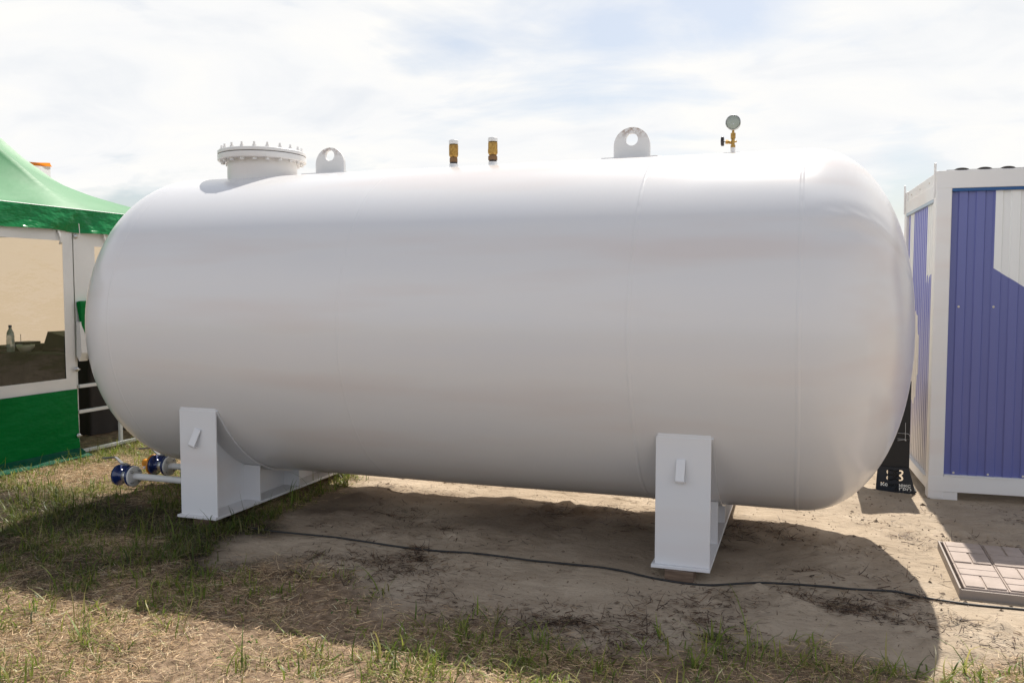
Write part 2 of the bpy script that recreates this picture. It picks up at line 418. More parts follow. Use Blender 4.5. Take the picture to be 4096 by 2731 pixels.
straw = strips('dry_straw', np.concatenate([np.stack([x, y, z], 1), np.stack([bx_, by_, height(bx_, by_)-.003], 1)]),
       np.concatenate([rng.normal(.25, 1.0, n)+PI*(rng.random(n) < .5), rng.uniform(0, 2*PI, nb)]),
       np.concatenate([rng.normal(.03, .16, n), rng.normal(1.0, .3, nb)]),
       np.concatenate([rng.gamma(3, .014, n)+.012, rng.gamma(5, .0075, nb)+.008]),
       np.concatenate([rng.uniform(.0011, .0030, n), rng.uniform(.0010, .0022, nb)]),
       np.concatenate([rng.normal(-.08, .28, n), rng.normal(-.45, .35, nb)]),
       np.concatenate([palette(n, [(.64, .45, .26), (.72, .535, .32), (.55, .37, .21), (.37, .235, .125), (.78, .61, .40), (.16, .10, .055), (.10, .065, .035), (.58, .41, .235)], .22)*(1-.6*shade_tint(x, y))[:, None],
                       palette(nb, [(.40, .33, .17), (.46, .37, .20), (.30, .27, .11), (.22, .22, .08), (.52, .42, .26)], .2)*(1-.5*shade_tint(bx_, by_))[:, None]]),
       M_STRAW, 2, True, roll=np.concatenate([rng.normal(0, .7, n), np.zeros(nb)]), kink=.14)
tag(straw, 'flattened layer of pale mown straw covering the meadow ground', 'straw', kind='stuff')

# green blades growing through it, in tufts
def tufts(n_t, x0, x1, y0, y1, fn, per, spread):
    X = []; Y = []; S = []
    tx, ty = scatter(n_t, x0, x1, y0, y1)
    ok = rng.random(n_t) < fn(tx, ty)
    for a, c in zip(tx[ok], ty[ok]):
        k = max(2, int(rng.gamma(2.0, per/2.0))); s = rng.uniform(.5, 1.35)
        X.append(rng.normal(a, spread, k)); Y.append(rng.normal(c, spread, k)); S.append(np.full(k, s))
    return np.concatenate(X), np.concatenate(Y), np.concatenate(S)
def green_prob(x, y):
    g = grassiness(x, y)
    p = np.clip(g*2.0+.25, 0, 1)*np.clip((fbm(x*1.4+50, y*1.4+20, 3)-.36)*4.2, .06, 1)
    lush = np.where((y > 3.45) & (x < -2.9), 1.5, .55)
    strip = np.where((np.abs(g) < .28) & (y < 4.6), 1.25, 1.0)     # taller growth along the edge of the sand
    return np.clip(p*lush*strip, 0, 1)
x, y, s = tufts(19000, -9, 2.2, 2.0, 8.3, green_prob, 8, .028)
x2, y2, s2 = tufts(60, .75, 2.2, 3.2, 4.25, lambda a, c: np.clip(.75-(c-3.2)*.5, .05, 1)*np.ones_like(a), 9, .03)
# a fringe along the left saddle and along the foot of the tent wall
x3, y3, s3 = tufts(150, -3.72, -3.52, 4.55, 6.9, lambda a, c: np.ones_like(a)*.9, 7, .03)
x4, y4, s4 = tufts(170, -6.60, -6.15, 5.0, 8.0, lambda a, c: np.ones_like(a)*.9, 9, .035)
x5, y5, s5 = tufts(70, -4.15, -3.6, 4.35, 4.68, lambda a, c: np.ones_like(a)*.8, 6, .03)
x = np.concatenate([x, x2, x3, x4, x5]); y = np.concatenate([y, y2, y3, y4, y5]); s = np.concatenate([s, s2*1.1, s3*1.2, s4*1.1, s5*.9])
x6, y6, s6 = tufts(1500, -2.6, 2.2, 2.9, 4.2, lambda a, c: np.clip(1.1-np.abs(grassiness(a, c)-.10)*3.2, .0, 1)*np.clip((fbm(a*1.9+21, c*1.9+64, 3)-.38)*5, .03, 1), 8, .035)
x8, y8, s8 = tufts(420, -2.9, -.5, 3.0, 3.85, lambda a, c: np.clip((fbm(a*1.3+61, c*1.3+4, 3)-.36)*6, .05, 1)*(grassiness(a, c) > -.1), 13, .045)
x = np.concatenate([x, x6, x8]); y = np.concatenate([y, y6, y8]); s = np.concatenate([s, s6*1.15, s8*.9])
keep = ~inside_tent(x, y) & ~on_paver(x, y) & ~((x > -4.05) & (x < -3.735) & (y > 4.7) & (y < 6.7))
x, y, s = x[keep], y[keep], s[keep]; n = len(x)
gcol = palette(n, [(.15, .21, .026), (.19, .25, .035), (.10, .16, .024), (.25, .27, .055), (.32, .29, .10)], .2)
glen = rng.gamma(4, .018, n)*s+.015; gwid = rng.uniform(.0030, .0095, n); gel = rng.normal(.95, .4, n); gbe = rng.normal(-1.35, .7, n)
x7, y7, s7 = tufts(2600, -8.5, 1.8, 2.1, 7.5, lambda a, c: np.clip(grassiness(a, c)*2+.1, 0, .8)*np.clip((fbm(a*1.8+3, c*1.8+9, 3)-.40)*5, 0, 1), 9, .022)
k7 = ~inside_tent(x7, y7) & ~on_paver(x7, y7) & ~((x7 > -4.05) & (x7 < -3.735) & (y7 > 4.7)); x7, y7, s7 = x7[k7], y7[k7], s7[k7]; n7 = len(x7)
x = np.concatenate([x, x7]); y = np.concatenate([y, y7]); n += n7
gcol = np.concatenate([gcol, palette(n7, [(.07, .15, .02), (.10, .18, .025), (.05, .11, .02)], .2)])
glen = np.concatenate([glen, rng.uniform(.014, .034, n7)*s7]); gwid = np.concatenate([gwid, rng.uniform(.008, .016, n7)])
gel = np.concatenate([gel, rng.normal(.55, .35, n7)]); gbe = np.concatenate([gbe, rng.normal(-.7, .4, n7)])
gcol = gcol*(1-.5*shade_tint(x, y))[:, None]
grass = strips('grass', np.stack([x, y, height(x, y)-.004], 1), rng.uniform(0, 2*PI, n), gel, glen, gwid, gbe, gcol, M_BLADE, 5, True, kink=.4)
tag(grass, 'thin fresh green grass tufts growing through the straw', 'grass', kind='stuff')

# dead roots and twigs on the bare sand
xs, ys, ss = [], [], []
for k in range(900):
    cx, cy = rng.uniform(-3.4, 2.2), (rng.uniform(3.3, 7.6) if k % 2 else rng.uniform(3.6, 4.7))
    if grassiness(cx, cy) > .12 or fbm(cx*1.9+7, cy*1.9+33, 3) < .40: continue
    m_ = int(rng.gamma(1.7, 16))+2; sp = rng.uniform(.02, .10)
    xs.append(rng.normal(cx, sp*1.5, m_)); ys.append(rng.normal(cy, sp, m_)); ss.append(np.full(m_, rng.uniform(.6, 1.2)))
a, c = scatter(1600, -3.5, 2.2, 3.3, 7.8); ok = grassiness(a, c) < .1
xs.append(a[ok]); ys.append(c[ok]); ss.append(rng.uniform(.3, .9, ok.sum()))
x = np.concatenate(xs); y = np.concatenate(ys); s = np.concatenate(ss)
keep = ~on_paver(x, y) & ~((x > .85) & (y > 7.1)); x, y, s = x[keep], y[keep], s[keep]; n = len(x)
roots = strips('dead_roots', np.stack([x, y, height(x, y)+.004+rng.random(n)*.006], 1), rng.normal(.1, 1.0, n)+PI*(rng.random(n) < .5), rng.normal(.06, .2, n), (rng.gamma(3, .016, n)+.01)*s,
       rng.uniform(.002, .006, n), rng.normal(-.2, .5, n), palette(n, [(.085, .045, .026), (.05, .028, .017), (.12, .07, .04), (.24, .17, .10), (.03, .018, .012)], .2), M_STRAW, 4, True, roll=rng.normal(0, .5, n))
tag(roots, 'scattered dead brown roots and twigs on bare sand', 'roots', kind='stuff')

# crumbs of turned soil
mb = MB()
for k in range(2600):
    px, py = rng.uniform(-3.3, 2.2), rng.uniform(3.4, 7.6)
    if grassiness(px, py) > .1 or on_paver(px, py) or (px > .85 and py > 7.1) or fbm(px*2.3+60, py*2.3+14, 3) < .46: continue
    r = .003 + rng.gamma(1.3, .003); zz = float(height(px, py))
    ph = rng.uniform(0, 6.28)
    vs = [(px+r*rng.uniform(.7, 1.3)*math.cos(ph+j*PI/2), py+r*rng.uniform(.7, 1.3)*math.sin(ph+j*PI/2), zz-.002+rng.uniform(0, .3)*r) for j in range(4)]
    vs += [(px+rng.normal(0, r*.2), py+rng.normal(0, r*.2), zz+r*rng.uniform(.5, 1.0))]
    mb.add(vs, [(0, 1, 4), (1, 2, 4), (2, 3, 4), (3, 0, 4)])
M_CRUMB = mat('soil_crumb', (.15, .11, .075), .95)
crumbs = mb.build('soil_crumbs', M_CRUMB, fix=False)
tag(crumbs, 'small dark crumbs of turned soil on the sand', 'soil', kind='stuff')

# ------------------------------------------------------------------ the tank
TY, TZ, R = 5.694, 1.349, 1.123
XL, XR, DEP, SE = -4.51, -.022, .635, 2.16
SURF = lambda yy: TZ + math.sqrt(R*R-(yy-TY)**2)
tank = thing('gas_tank', 'large white horizontal steel gas storage tank with rounded ends on two saddles', 'gas tank', (-2.25, TY, 0))
NA = 192
prof = []
for i in range(41):
    P = PI/2*(1-i/40)
    prof.append((R*abs(math.cos(P))**(2/SE), XL - DEP*abs(math.sin(P))**(2/SE)))
for q in np.linspace(XL, XR, 61)[1:-1]: prof.append((R, q))
for i in range(41):
    P = PI/2*(i/40)
    prof.append((R*abs(math.cos(P))**(2/SE), XR + DEP*abs(math.sin(P))**(2/SE)))
vs = []
for (r, h) in prof:
    r = max(r, .0005)
    for i in range(NA):
        th = 2*PI*i/NA                       # 0 = up, increasing toward the camera side
        rr = r
        u = (h-XR)/DEP if h > XR else ((XL-h)/DEP if h < XL else 0)
        if u > 0:
            k = math.sin(min(u, 1)*PI)**.8 if u < 1 else 0
            dth = (th - math.radians(57 - 10*u) + PI) % (2*PI) - PI
            if h > XR:
                rr += k*(.010*math.exp(-(dth/.022)**2) - .012*math.exp(-((dth-.075)/.05)**2) + .006*math.exp(-((dth+.10)/.08)**2))
            rr += k*.004*math.sin(3*th+1)    # petals of the pressed head are never quite true
        else:
            rr += .0012*math.sin(2*th+h*1.9)+.001*math.sin(h*3.49+th)
        vs.append((h, TY - rr*math.sin(th), TZ + rr*math.cos(th)))
K = len(prof)
mb = MB(); mb.add(vs, [(j*NA+i, j*NA+(i+1) % NA, (j+1)*NA+(i+1) % NA, (j+1)*NA+i) for j in range(K-1) for i in range(NA)], True)
mb.build('shell', M_TANK, tank)
for X_, hgt, wd, wig in ((-4.500, .0016, .007, .003), (-2.72, .0016, .007, .006), (-.912, .0034, .009, .007), (-.034, .0030, .010, .004)):
    mb = MB(); pr = [(-1.6, -.25), (-1, .35), (-.45, .95), (.45, .95), (1, .35), (1.6, -.25)]; n_ = 384; v_ = []
    for i in range(n_):
        th = 2*PI*i/n_
        cx = X_ + wig*.5*(math.sin(th*7)+math.sin(th*3+1)) ; a_ = 1+.16*math.sin(th*41)+.12*math.sin(th*97+2)
        for (du, dr) in pr:
            rr = R + .0012*math.sin(2*th+(cx+du*wd)*1.9) + .001*math.sin((cx+du*wd)*3.49+th) - .0001 + hgt*dr*(a_ if dr > .5 else 1)
            v_.append((cx+du*wd, TY-rr*math.sin(th), TZ+rr*math.cos(th)))
    m_ = len(pr)
    mb.add(v_, [(i*m_+j, i*m_+j+1, ((i+1) % n_)*m_+j+1, ((i+1) % n_)*m_+j) for i in range(n_) for j in range(m_-1)], True)
    mb.build('weld_seam', M_TANK, tank)

# manway on top
MX = -4.030
mb = MB()
n_ = 64; v_ = []
for i in range(n_):
    a_ = 2*PI*i/n_; px, py = MX+.262*math.cos(a_), TY+.262*math.sin(a_)
    v_ += [(px, py, SURF(py)-.03), (px, py, 2.592)]
mb.add(v_, [(2*i, 2*((i+1) % n_), 2*((i+1) % n_)+1, 2*i+1) for i in range(n_)], True)
manway = mb.build('manway', M_WHITE, tank)
def disc(r, z0, z1, ch=.004, n=72):
    m = MB(); m.lathe([(.001, z0), (r-ch, z0)], (MX, TY, 0), 'Z', n, False); m.lathe([(r-ch, z0), (r, z0+ch)], (MX, TY, 0), 'Z', n, False)
    m.lathe([(r, z0+ch), (r, z1-ch)], (MX, TY, 0), 'Z', n, True); m.lathe([(r, z1-ch), (r-ch, z1)], (MX, TY, 0), 'Z', n, False)
    m.lathe([(r-ch, z1), (.001, z1)], (MX, TY, 0), 'Z', n, False); return m
disc(.333, 2.592, 2.6355).build('flange', M_WHITE, manway)
disc(.329, 2.636, 2.640, .001).build('gasket', M_GASKET, manway)
disc(.333, 2.6405, 2.667).build('cover', M_WHITE, manway)
def nut_mesh(px, py):
    return MB().lathe([(.0150, 2.6672), (.0150, 2.684), (.0085, 2.6842), (.0085, 2.705), (.001, 2.705)], (px, py, 0), 'Z', 6, False)
def head_mesh(px, py):
    return MB().lathe([(.001, 2.574), (.0165, 2.574), (.0165, 2.5918)], (px, py, 0), 'Z', 6, False)
for nm_, fn in (('bolt_nut', nut_mesh), ('bolt_head', head_mesh)):
    proto = None
    for k in range(20):
        a_ = 2*PI*(k+.35)/20; px, py = MX+.300*math.cos(a_), TY+.300*math.sin(a_)
        if proto is None: proto = fn(px, py).build(nm_, M_WHITE, manway, loc=(px, py, 2.62))
        else:
            o = proto.copy(); COL.objects.link(o); o.parent = manway
            o.matrix_basis = world_of(manway).inverted() @ (Matrix.Translation((px, py, 2.62)) @ Matrix.Rotation(a_*1.7, 4, 'Z'))
# lifting lugs
for (cx, tz, hz, hr) in ((-3.424, 2.674, 2.616, .040), (-1.123, 2.684, 2.604, .041)):
    hw = .122; cz = tz-hw; n_ = 32; th_ = .012
    out = [(cx+hw*math.cos(PI*i/n_), cz+hw*math.sin(PI*i/n_)) for i in range(n_+1)]
    outer = [(cx+hw, 2.474)] + out + [(cx-hw, 2.474)]
    # strip between outline and hole, by angle about the hole
    m = MB(); q = 72; ins = []; outs = []
    for i in range(q):
        a_ = 2*PI*i/q; dx_, dz_ = math.cos(a_), math.sin(a_); best = None
        for j in range(len(outer)):
            (x0, z0), (x1, z1) = outer[j], outer[(j+1) % len(outer)]
            den = dx_*(z1-z0) - dz_*(x1-x0)
            if abs(den) < 1e-9: continue
            t_ = ((x0-cx)*(z1-z0) - (z0-hz)*(x1-x0))/den; u_ = ((x0-cx)*dz_ - (z0-hz)*dx_)/den
            if t_ > 0 and -1e-6 <= u_ <= 1+1e-6: best = t_ if best is None else min(best, t_)
        ins.append((cx+hr*dx_, hz+hr*dz_)); outs.append((cx+best*dx_, hz+best*dz_))
    for sgn in (-1, 1):
        v_ = [(a_, TY+sgn*th_, c_) for a_, c_ in ins] + [(a_, TY+sgn*th_, c_) for a_, c_ in outs]
        m.add(v_, [(i, (i+1) % q, q+(i+1) % q, q+i) for i in range(q)])
    for rg in (ins, outs):
        v_ = [(a_, TY-th_, c_) for a_, c_ in rg] + [(a_, TY+th_, c_) for a_, c_ in rg]
        m.add(v_, [(i, (i+1) % q, q+(i+1) % q, q+i) for i in range(q)], True)
    lug = m.build('lifting_lug', M_RUST, tank, loc=(cx, TY, 2.56))
    m = MB(); w_ = .185; v_ = []
    for i in range(9):
        yy = TY-.11+.22*i/8; v_ += [(cx-w_, yy, SURF(yy)+.009), (cx+w_, yy, SURF(yy)+.009), (cx-w_, yy, SURF(yy)-.004), (cx+w_, yy, SURF(yy)-.004)]
    m.add(v_, [(4*i, 4*i+1, 4*i+5, 4*i+4) for i in range(8)] + [(4*i, 4*i+4, 4*i+6, 4*i+2) for i in range(8)] + [(4*i+1, 4*i+3, 4*i+7, 4*i+5) for i in range(8)] + [(0, 2, 3, 1), (32, 33, 35, 34)])
    m.build('base_pad', M_WHITE, lug)
# relief valves
for (cx, zc, nutw) in ((-2.415, 2.644, .031), (-2.115, 2.646, .036)):
    m = MB(); m.lathe([(.001, 2.552), (.027, 2.552), (.033, 2.566), (.0335, zc-.012), (.031, zc), (.001, zc)], (cx, TY, 0), 'Z', 28)
    rv = m.build('relief_valve', M_BRASS, tank)
    MB().lathe([(.0325, zc+.0005), (.034, zc+.003), (.034, 2.668), (.032, 2.673), (.001, 2.673)], (cx, TY, 0), 'Z', 28).build('valve_cap', M_WHITE, rv)
    MB().cyl((cx, TY, 2.545), (cx, TY, 2.5515), .026, n=20).build('neck_ring', M_BRONZE, rv)
    MB().cyl((cx, TY, 2.517), (cx, TY, 2.5445), nutw, n=6, smooth=False).build('hex_nut', M_BRONZE, rv)
    if nutw > .035: MB().cyl((cx, TY, 2.566), (cx, TY, 2.592), .038, n=6, smooth=False).build('hex_collar', M_BRASS, rv)
    MB().cyl((cx, TY, 2.505), (cx, TY, 2.5165), .027, n=20).build('thread', M_BLACKPL, rv)
    MB().cyl((cx, TY, 2.462), (cx, TY, 2.5045), .032, n=28).build('socket', M_WHITE, rv)
# needle valve and pressure gauge
cx = -.468
m = MB(); m.cyl((cx, TY, 2.516), (cx, TY, 2.532), .016, n=6, smooth=False).cyl((cx, TY, 2.532), (cx, TY, 2.572), .011, n=16)
m.cyl((cx, TY, 2.545), (cx-.030, TY, 2.553), .010, n=14).cyl((cx-.030, TY, 2.553), (cx-.046, TY, 2.5555), .0135, n=6, smooth=False)
m.cyl((cx, TY, 2.549), (cx+.022, TY+.008, 2.556), .006, n=10)
nv = m.build('needle_valve', M_BRASS, tank)
m = MB(); wv = []
for j, hx in enumerate((-.0095, -.007, .007, .0095)):
    for i in range(48):
        a_ = 2*PI*i/48; rr = (.0285+.0025*math.cos(6*a_))*(1 if j in (1, 2) else .86); wv.append((cx-.066+hx, TY+rr*math.cos(a_), 2.558+rr*math.sin(a_)))
m.add(wv, [(j*48+i, j*48+(i+1) % 48, (j+1)*48+(i+1) % 48, (j+1)*48+i) for j in range(3) for i in range(48)], True)
m.add(wv[:48], [tuple(range(48))]); m.add(wv[144:], [tuple(range(48))])
m.cyl((cx-.0565, TY, 2.558), (cx-.046, TY, 2.556), .004, n=10)
m.build('hand_wheel', M_BLACKPL, nv)
MB().cyl((cx-.0775, TY, 2.558), (cx-.0757, TY, 2.558), .006, n=14).build('wheel_nut', M_STEEL, nv)
MB().cyl((cx, TY, 2.470), (cx, TY, 2.5155), .0155, n=20).build('pipe_stub', M_WHITE, nv)
m = MB(); v_ = []
for i in range(5):
    yy = TY-.05+.1*i/4; v_ += [(cx-.058, yy, SURF(yy)+.007), (cx+.045, yy, SURF(yy)+.007)]
m.add(v_, [(2*i, 2*i+1, 2*i+3, 2*i+2) for i in range(4)]); m.build('base_pad', M_WHITE, nv)
m = MB(); cz = 2.673
m.lathe([(.001, -.017), (.040, -.017), (.0450, -.013), (.0460, -.004), (.0460, .012), (.043, .016), (.001, .016)], (cx, TY, cz), 'Y', 40)
pg = m.build('pressure_gauge', M_GAUGE, tank)
MB().lathe([(.0445, -.0195), (.0478, -.018), (.0478, -.011), (.0461, -.010)], (cx, TY, cz), 'Y', 40).build('case_rim', M_STEEL, pg)
m = MB(); m.cyl((cx, TY, 2.573), (cx, TY, 2.608), .0165, n=6, smooth=False).cyl((cx, TY, 2.608), (cx, TY, 2.624), .008, n=12)
m.build('gauge_nut', M_BRASS, pg)
MB().cyl((cx+.002, TY-.0185, 2.664), (cx+.002, TY-.0172, 2.664), .004, n=10).build('blow_out_plug', M_STEEL, pg)

# saddles
def saddle(x0, x1, tilt):
    ha = math.radians(60.5); y0, y1 = 4.705, 2*TY-4.705; zb = .052; xc = (x0+x1)/2
    m = MB(); n_ = 40; Ri, Ro = R+.0015, R+.0125; v_ = []
    for i in range(n_+1):
        a_ = -ha + 2*ha*i/n_
        for rr in (Ri, Ro):
            for xx in (x0+.006, x1+.010): v_.append((xx, TY+rr*math.sin(a_), TZ-rr*math.cos(a_)))
    fs = []
    for i in range(n_):
        A = 4*i; B = A+4
        fs += [(A, A+1, B+1, B), (A+2, B+2, B+3, A+3), (A, B, B+2, A+2), (A+1, A+3, B+3, B+1)]
    fs += [(0, 2, 3, 1), (4*n_, 4*n_+1, 4*n_+3, 4*n_+2)]
    m.add(v_, fs)
    sd = m.build('saddle', M_SADDLE, tank)
    e = .012
    MB().box(x0, x1, y0-.0005, y0+e, zb+.018, .790).build('end_plate', M_SADDLE, sd, bevel=.002)
    MB().box(x0+.008, x1-.002, y0+.002, y0+.026, .7905, .806).build('top_lip', M_SADDLE, sd, bevel=.002)
    MB().box(x0, x1, y1-e, y1, zb+.018, .790).build('end_plate', M_SADDLE, sd)
    MB().box(x0-.018, x1+.004, y0-.022, y1+.022, zb, zb+.0178).build('base_plate', M_SADDLE, sd, bevel=.002)
    cut = lambda yy: TZ - math.sqrt((Ro+.0005)**2-(yy-TY)**2)
    ys_ = np.linspace(y0+e+.0005, y1-e-.0005, 48)
    poly = [(yy, zb+.018) for yy in (ys_[0], ys_[-1])] + [(yy, min(cut(yy), .79)) for yy in ys_[::-1]]
    MB().prism(poly, lambda u, v, t: (t, u, v), xc-.006, xc+.006).build('web_plate', M_SADDLE, sd)
    for yy in (5.19, TY, 2*TY-5.19):
        for (a_, b_) in ((x0+.004, xc-.0065), (xc+.0065, x1-.004)):
            MB().box(a_, b_, yy-.005, yy+.005, zb+.0182, min(cut(yy-.005), cut(yy+.005))-.0005).build('stiffener', M_SADDLE, sd)
    # tie hook: a bent strip welded to the end plate
    hx, hz = (x0+x1)/2-.012, .60
    pr = [(q_*.9, r_*.84) for q_, r_ in ((0, .075), (-.010, .083), (-.042, -.055), (-.036, -.070), (.0, -.068), (.0, -.058), (-.030, -.058), (-.032, -.052))]
    M_ = Matrix.Translation((hx, y0, hz)) @ Matrix.Rotation(tilt, 4, 'Y')
    MB().prism(pr, lambda u, v, t: M_ @ Vector((t, u-.001, v)), -.024, .024).build('tie_hook', M_SADDLE, sd, bevel=.003)
saddle(-4.033, -3.735, .30)
saddle(-.780, -.477, .02)

# outlet pipes with blue ball valves, lying along the tank's left end
def outlet(py, pz, xf, xend, with_coupling):
    m = MB(); m.cyl((xf, py, pz), (xend, py, pz), .026, n=24)
    if with_coupling: m.cyl((xend-.02, py, pz-.03), (xend-.02, py, pz+.12), .03, n=20)
    pp = m.build('outlet_pipe', M_WHITE, tank)
    MB().lathe([(.001, 0), (.076, 0), (.080, .004), (.080, .014), (.076, .018), (.001, .018)], (xf-.018, py, pz), 'X', 36).build('pipe_flange', M_WHITE, pp)
    m = MB(); x0 = xf-.020
    m.lathe([(.001, 0), (.082, 0), (.082, -.016), (.05, -.024), (.042, -.05), (.042, -.09), (.052, -.112), (.082, -.122), (.084, -.128), (.084, -.142), (.001, -.142)], (x0, py, pz), 'X', 36)
    m.cyl((x0-.066, py, pz+.03), (x0-.066, py, pz+.082), .026, n=20).box(x0-.092, x0-.040, py-.02, py+.02, pz+.055, pz+.078)
    m.build('ball_valve', M_BLUE, pp)
    MB().lathe([(.0426, -.052), (.0432, -.053), (.0432, -.083), (.0426, -.084)], (x0, py, pz), 'X', 24).build('clamp_band', M_STEEL, pp)
    m = MB(); zt = pz+.084; pf = [(.03, 0), (-.03, .0), (-.105, .052), (-.225, .034), (-.225, .044), (-.103, .061), (-.028, .006), (.03, .006)]
    m.prism(pf, lambda u, v, t: (x0-.066+u, py+t, zt+v-t*.35*(1 if u < -.09 else 0)), -.016, .016).build('lever', M_LEVER, pp, bevel=.0015)
    MB().cyl((x0-.066, py, zt+.0062), (x0-.066, py, zt+.017), .011, n=6, smooth=False).build('lever_nut', M_STEEL, pp)
    for k in range(4):
        a_ = PI/4+k*PI/2; yy, zz = py+.058*math.cos(a_), pz+.058*math.sin(a_)
        m = MB(); m.cyl((xf, yy, zz), (xf+.011, yy, zz), .0115, n=6, smooth=False).cyl((xf+.0112, yy, zz), (xf+.020, yy, zz), .006, n=10)
        m.build('flange_bolt', M_STEEL, pp)
        MB().cyl((x0-.1425, yy, zz), (x0-.150, yy, zz), .0105, n=10).build('flange_bolt', M_STEEL, pp)
    if with_coupling:
        x1 = x0-.1425
        m = MB(); m.lathe([(.001, 0), (.086, 0), (.086, -.017), (.03, -.019), (.03, -.055), (.02, -.06), (.001, -.06)], (x1, py, pz), 'X', 36)
        m.cyl((x1-.055, py, pz+.005), (x1-.10, py, pz+.012), .034, n=24).cyl((x1-.10, py, pz+.012), (x1-.108, py, pz+.013), .028, n=24)
        m.build('hose_coupling', M_ORANGE, pp)
        MB().cyl((x1-.03, py-.02, pz-.012), (x1-.07, py-.05, pz-.022), .013, n=14).build('drain_cock', M_WHITE, pp)
outlet(5.30, .137, -4.985, -3.92, False)
outlet(5.66, .150, -4.955, -4.58, True)
# a red hand valve half hidden behind the second pipe
m = MB(); m.lathe([(.001, -.01), (.06, -.01), (.06, .01), (.001, .01)], (-4.80, 6.02, .20), 'Y', 24); m.cyl((-4.8, 6.04, .05), (-4.8, 6.04, .25), .02)
m.build('red_valve', M_RED, tank)

# ------------------------------------------------------------------ blocks under the saddles, cable
m = MB(); m.box(-.715, -.560, 4.655, 4.80, -.02, .0515)
for xx in (-.63, -.597): m.box(xx, xx+.004, 4.6545, 4.6565, -.02, .048)
tag(m.build('wooden_block', M_WOOD, bevel=.004), 'short brown wooden block wedged under the right saddle of the tank', 'block')
m = MB(); m.box(-3.95, -3.82, 4.72, 4.86, -.02, .0515)
tag(m.build('wooden_block', M_WOOD, bevel=.004), 'dark wooden block in the grass under the left saddle of the tank', 'block')
pts = [(-3.62, 4.82), (-3.43, 4.757), (-2.9, 4.70), (-2.45, 4.69), (-2.12, 4.668), (-1.7, 4.715), (-1.30, 4.714), (-1.0, 4.70), (-.79, 4.655), (-.60, 4.63), (-.40, 4.655), (-.09, 4.735), (.2, 4.72), (.45, 4.775), (.62, 4.79), (.84, 4.44), ]
pts = pts[:-1] + [(.84, 4.79), (1.07, 4.80), (1.3, 4.79), (1.8, 4.75), (2.6, 4.8)]
def smooth_path(p, k=10):
    out = []
    for i in range(len(p)-1):
        p0, p1, p2, p3 = (np.array(p[max(0, min(len(p)-1, i+j))]) for j in (-1, 0, 1, 2))
        for t in np.linspace(0, 1, k, endpoint=False):
            out.append(.5*((2*p1)+(-p0+p2)*t+(2*p0-5*p1+4*p2-p3)*t*t+(-p0+3*p1-3*p2+p3)*t**3))
    return out + [np.array(p[-1])]
sp_ = smooth_path(pts)
cz0 = np.array([float(height(q[0], q[1])) for q in sp_])
cz1 = np.array([cz0[max(0, i-3):i+4].max() for i in range(len(cz0))])
cz2 = np.array([cz1[max(0, i-4):i+5].mean() for i in range(len(cz1))])
cable = MB().tube([(q[0], q[1]+.004*math.sin(q[0]*5), zz_+.0045) for q, zz_ in zip(sp_, cz2)], .0062, 8).build('cable', M_CABLE)
tag(cable, 'long black rubber cable lying across the sand in front of the tank', 'cable')

# ------------------------------------------------------------------ site cabin on the right
CA = math.radians(2.6)
cab = thing('site_cabin', 'white framed steel cabin with blue and white ribbed walls right of the tank', 'cabin', (.911, 7.185, 0), CA)
CM = Matrix.Translation((.911, 7.185, 0)) @ Matrix.Rotation(CA, 4, 'Z')
W_, D_, H_ = 2.45, 1.52, 2.50
class CB(MB):
    def build(s, name, m, parent, bevel=0.0, loc=(0, 0, 0)):
        o = MB.build(s, name, m, None, bevel); o.parent = parent; return o
for (a_, c_) in ((0, 0), (W_-.11, 0), (0, D_-.11), (W_-.11, D_-.11)):
    m = CB(); m.box(a_, a_+.11, c_, c_+.11, .0, H_)
    po = m.build('corner_post', M_WHITE, cab, .008)
    lx = a_-.012 if a_ == 0 else a_+.112
    eye = CB(); ey = c_+.015 if c_ == 0 else c_+.055
    q = 20; hz, hr = H_+.045, .013; ins = []; outs = []
    for i in range(q):
        t_ = 2*PI*i/q; ins.append((ey+.02+hr*math.cos(t_), hz+hr*math.sin(t_)))
        if math.sin(t_) >= -1e-6: outs.append((ey+.02+.02*math.cos(t_), hz+.02*math.sin(t_)))
        else:
            dx_, dz_ = math.cos(t_), math.sin(t_); k_ = min(.02/max(abs(dx_), 1e-6), .245/abs(dz_)); outs.append((ey+.02+k_*dx_, hz+k_*dz_))
    for xx in (lx, lx+.0115): eye.add([(xx, u, v) for u, v in ins]+[(xx, u, v) for u, v in outs], [(i, (i+1) % q, q+(i+1) % q, q+i) for i in range(q)])
    for rg in (ins, outs): eye.add([(lx, u, v) for u, v in rg]+[(lx+.0115, u, v) for u, v in rg], [(i, (i+1) % q, q+(i+1) % q, q+i) for i in range(q)])
    eye.build('lifting_eye', M_WHITE, po)
# beams
CB().box(-.0008, W_+.0008, -.0015, .105, 2.368, H_+.0008).build('top_beam', M_WHITE, cab, .004)
CB().box(-.0008, W_+.0008, -.0015, .105, .0562, .176).build('bottom_beam', M_WHITE, cab, .004)
m = CB(); m.box(.002, .10, .1105, D_-.1105, 2.30, 2.41); m.box(.010, .10, .1105, D_-.1105, 2.412, H_-.001)
m.build('side_top_beam', M_WHITE, cab, .004)
CB().box(.002, .10, .1105, D_-.1105, .056, .150).build('side_bottom_beam', M_WHITE, cab, .006)
CB().box(W_-.10, W_-.002, .1105, D_-.1105, .056, .150).build('side_bottom_beam', M_WHITE, cab)
CB().box(W_-.10, W_-.002, .1105, D_-.1105, 2.30, H_-.001).build('side_top_beam', M_WHITE, cab)
CB().box(.1105, W_-.1105, D_-.10, D_-.002, .056, H_-.001).build('back_wall', M_PWHITE, cab)
CB().box(.02, .21, .004, .12, -.02, .0555).build('foot', M_WHITE, cab, .004)
CB().box(W_-.21, W_-.02, .004, .12, -.02, .0555).build('foot', M_WHITE, cab, .004)
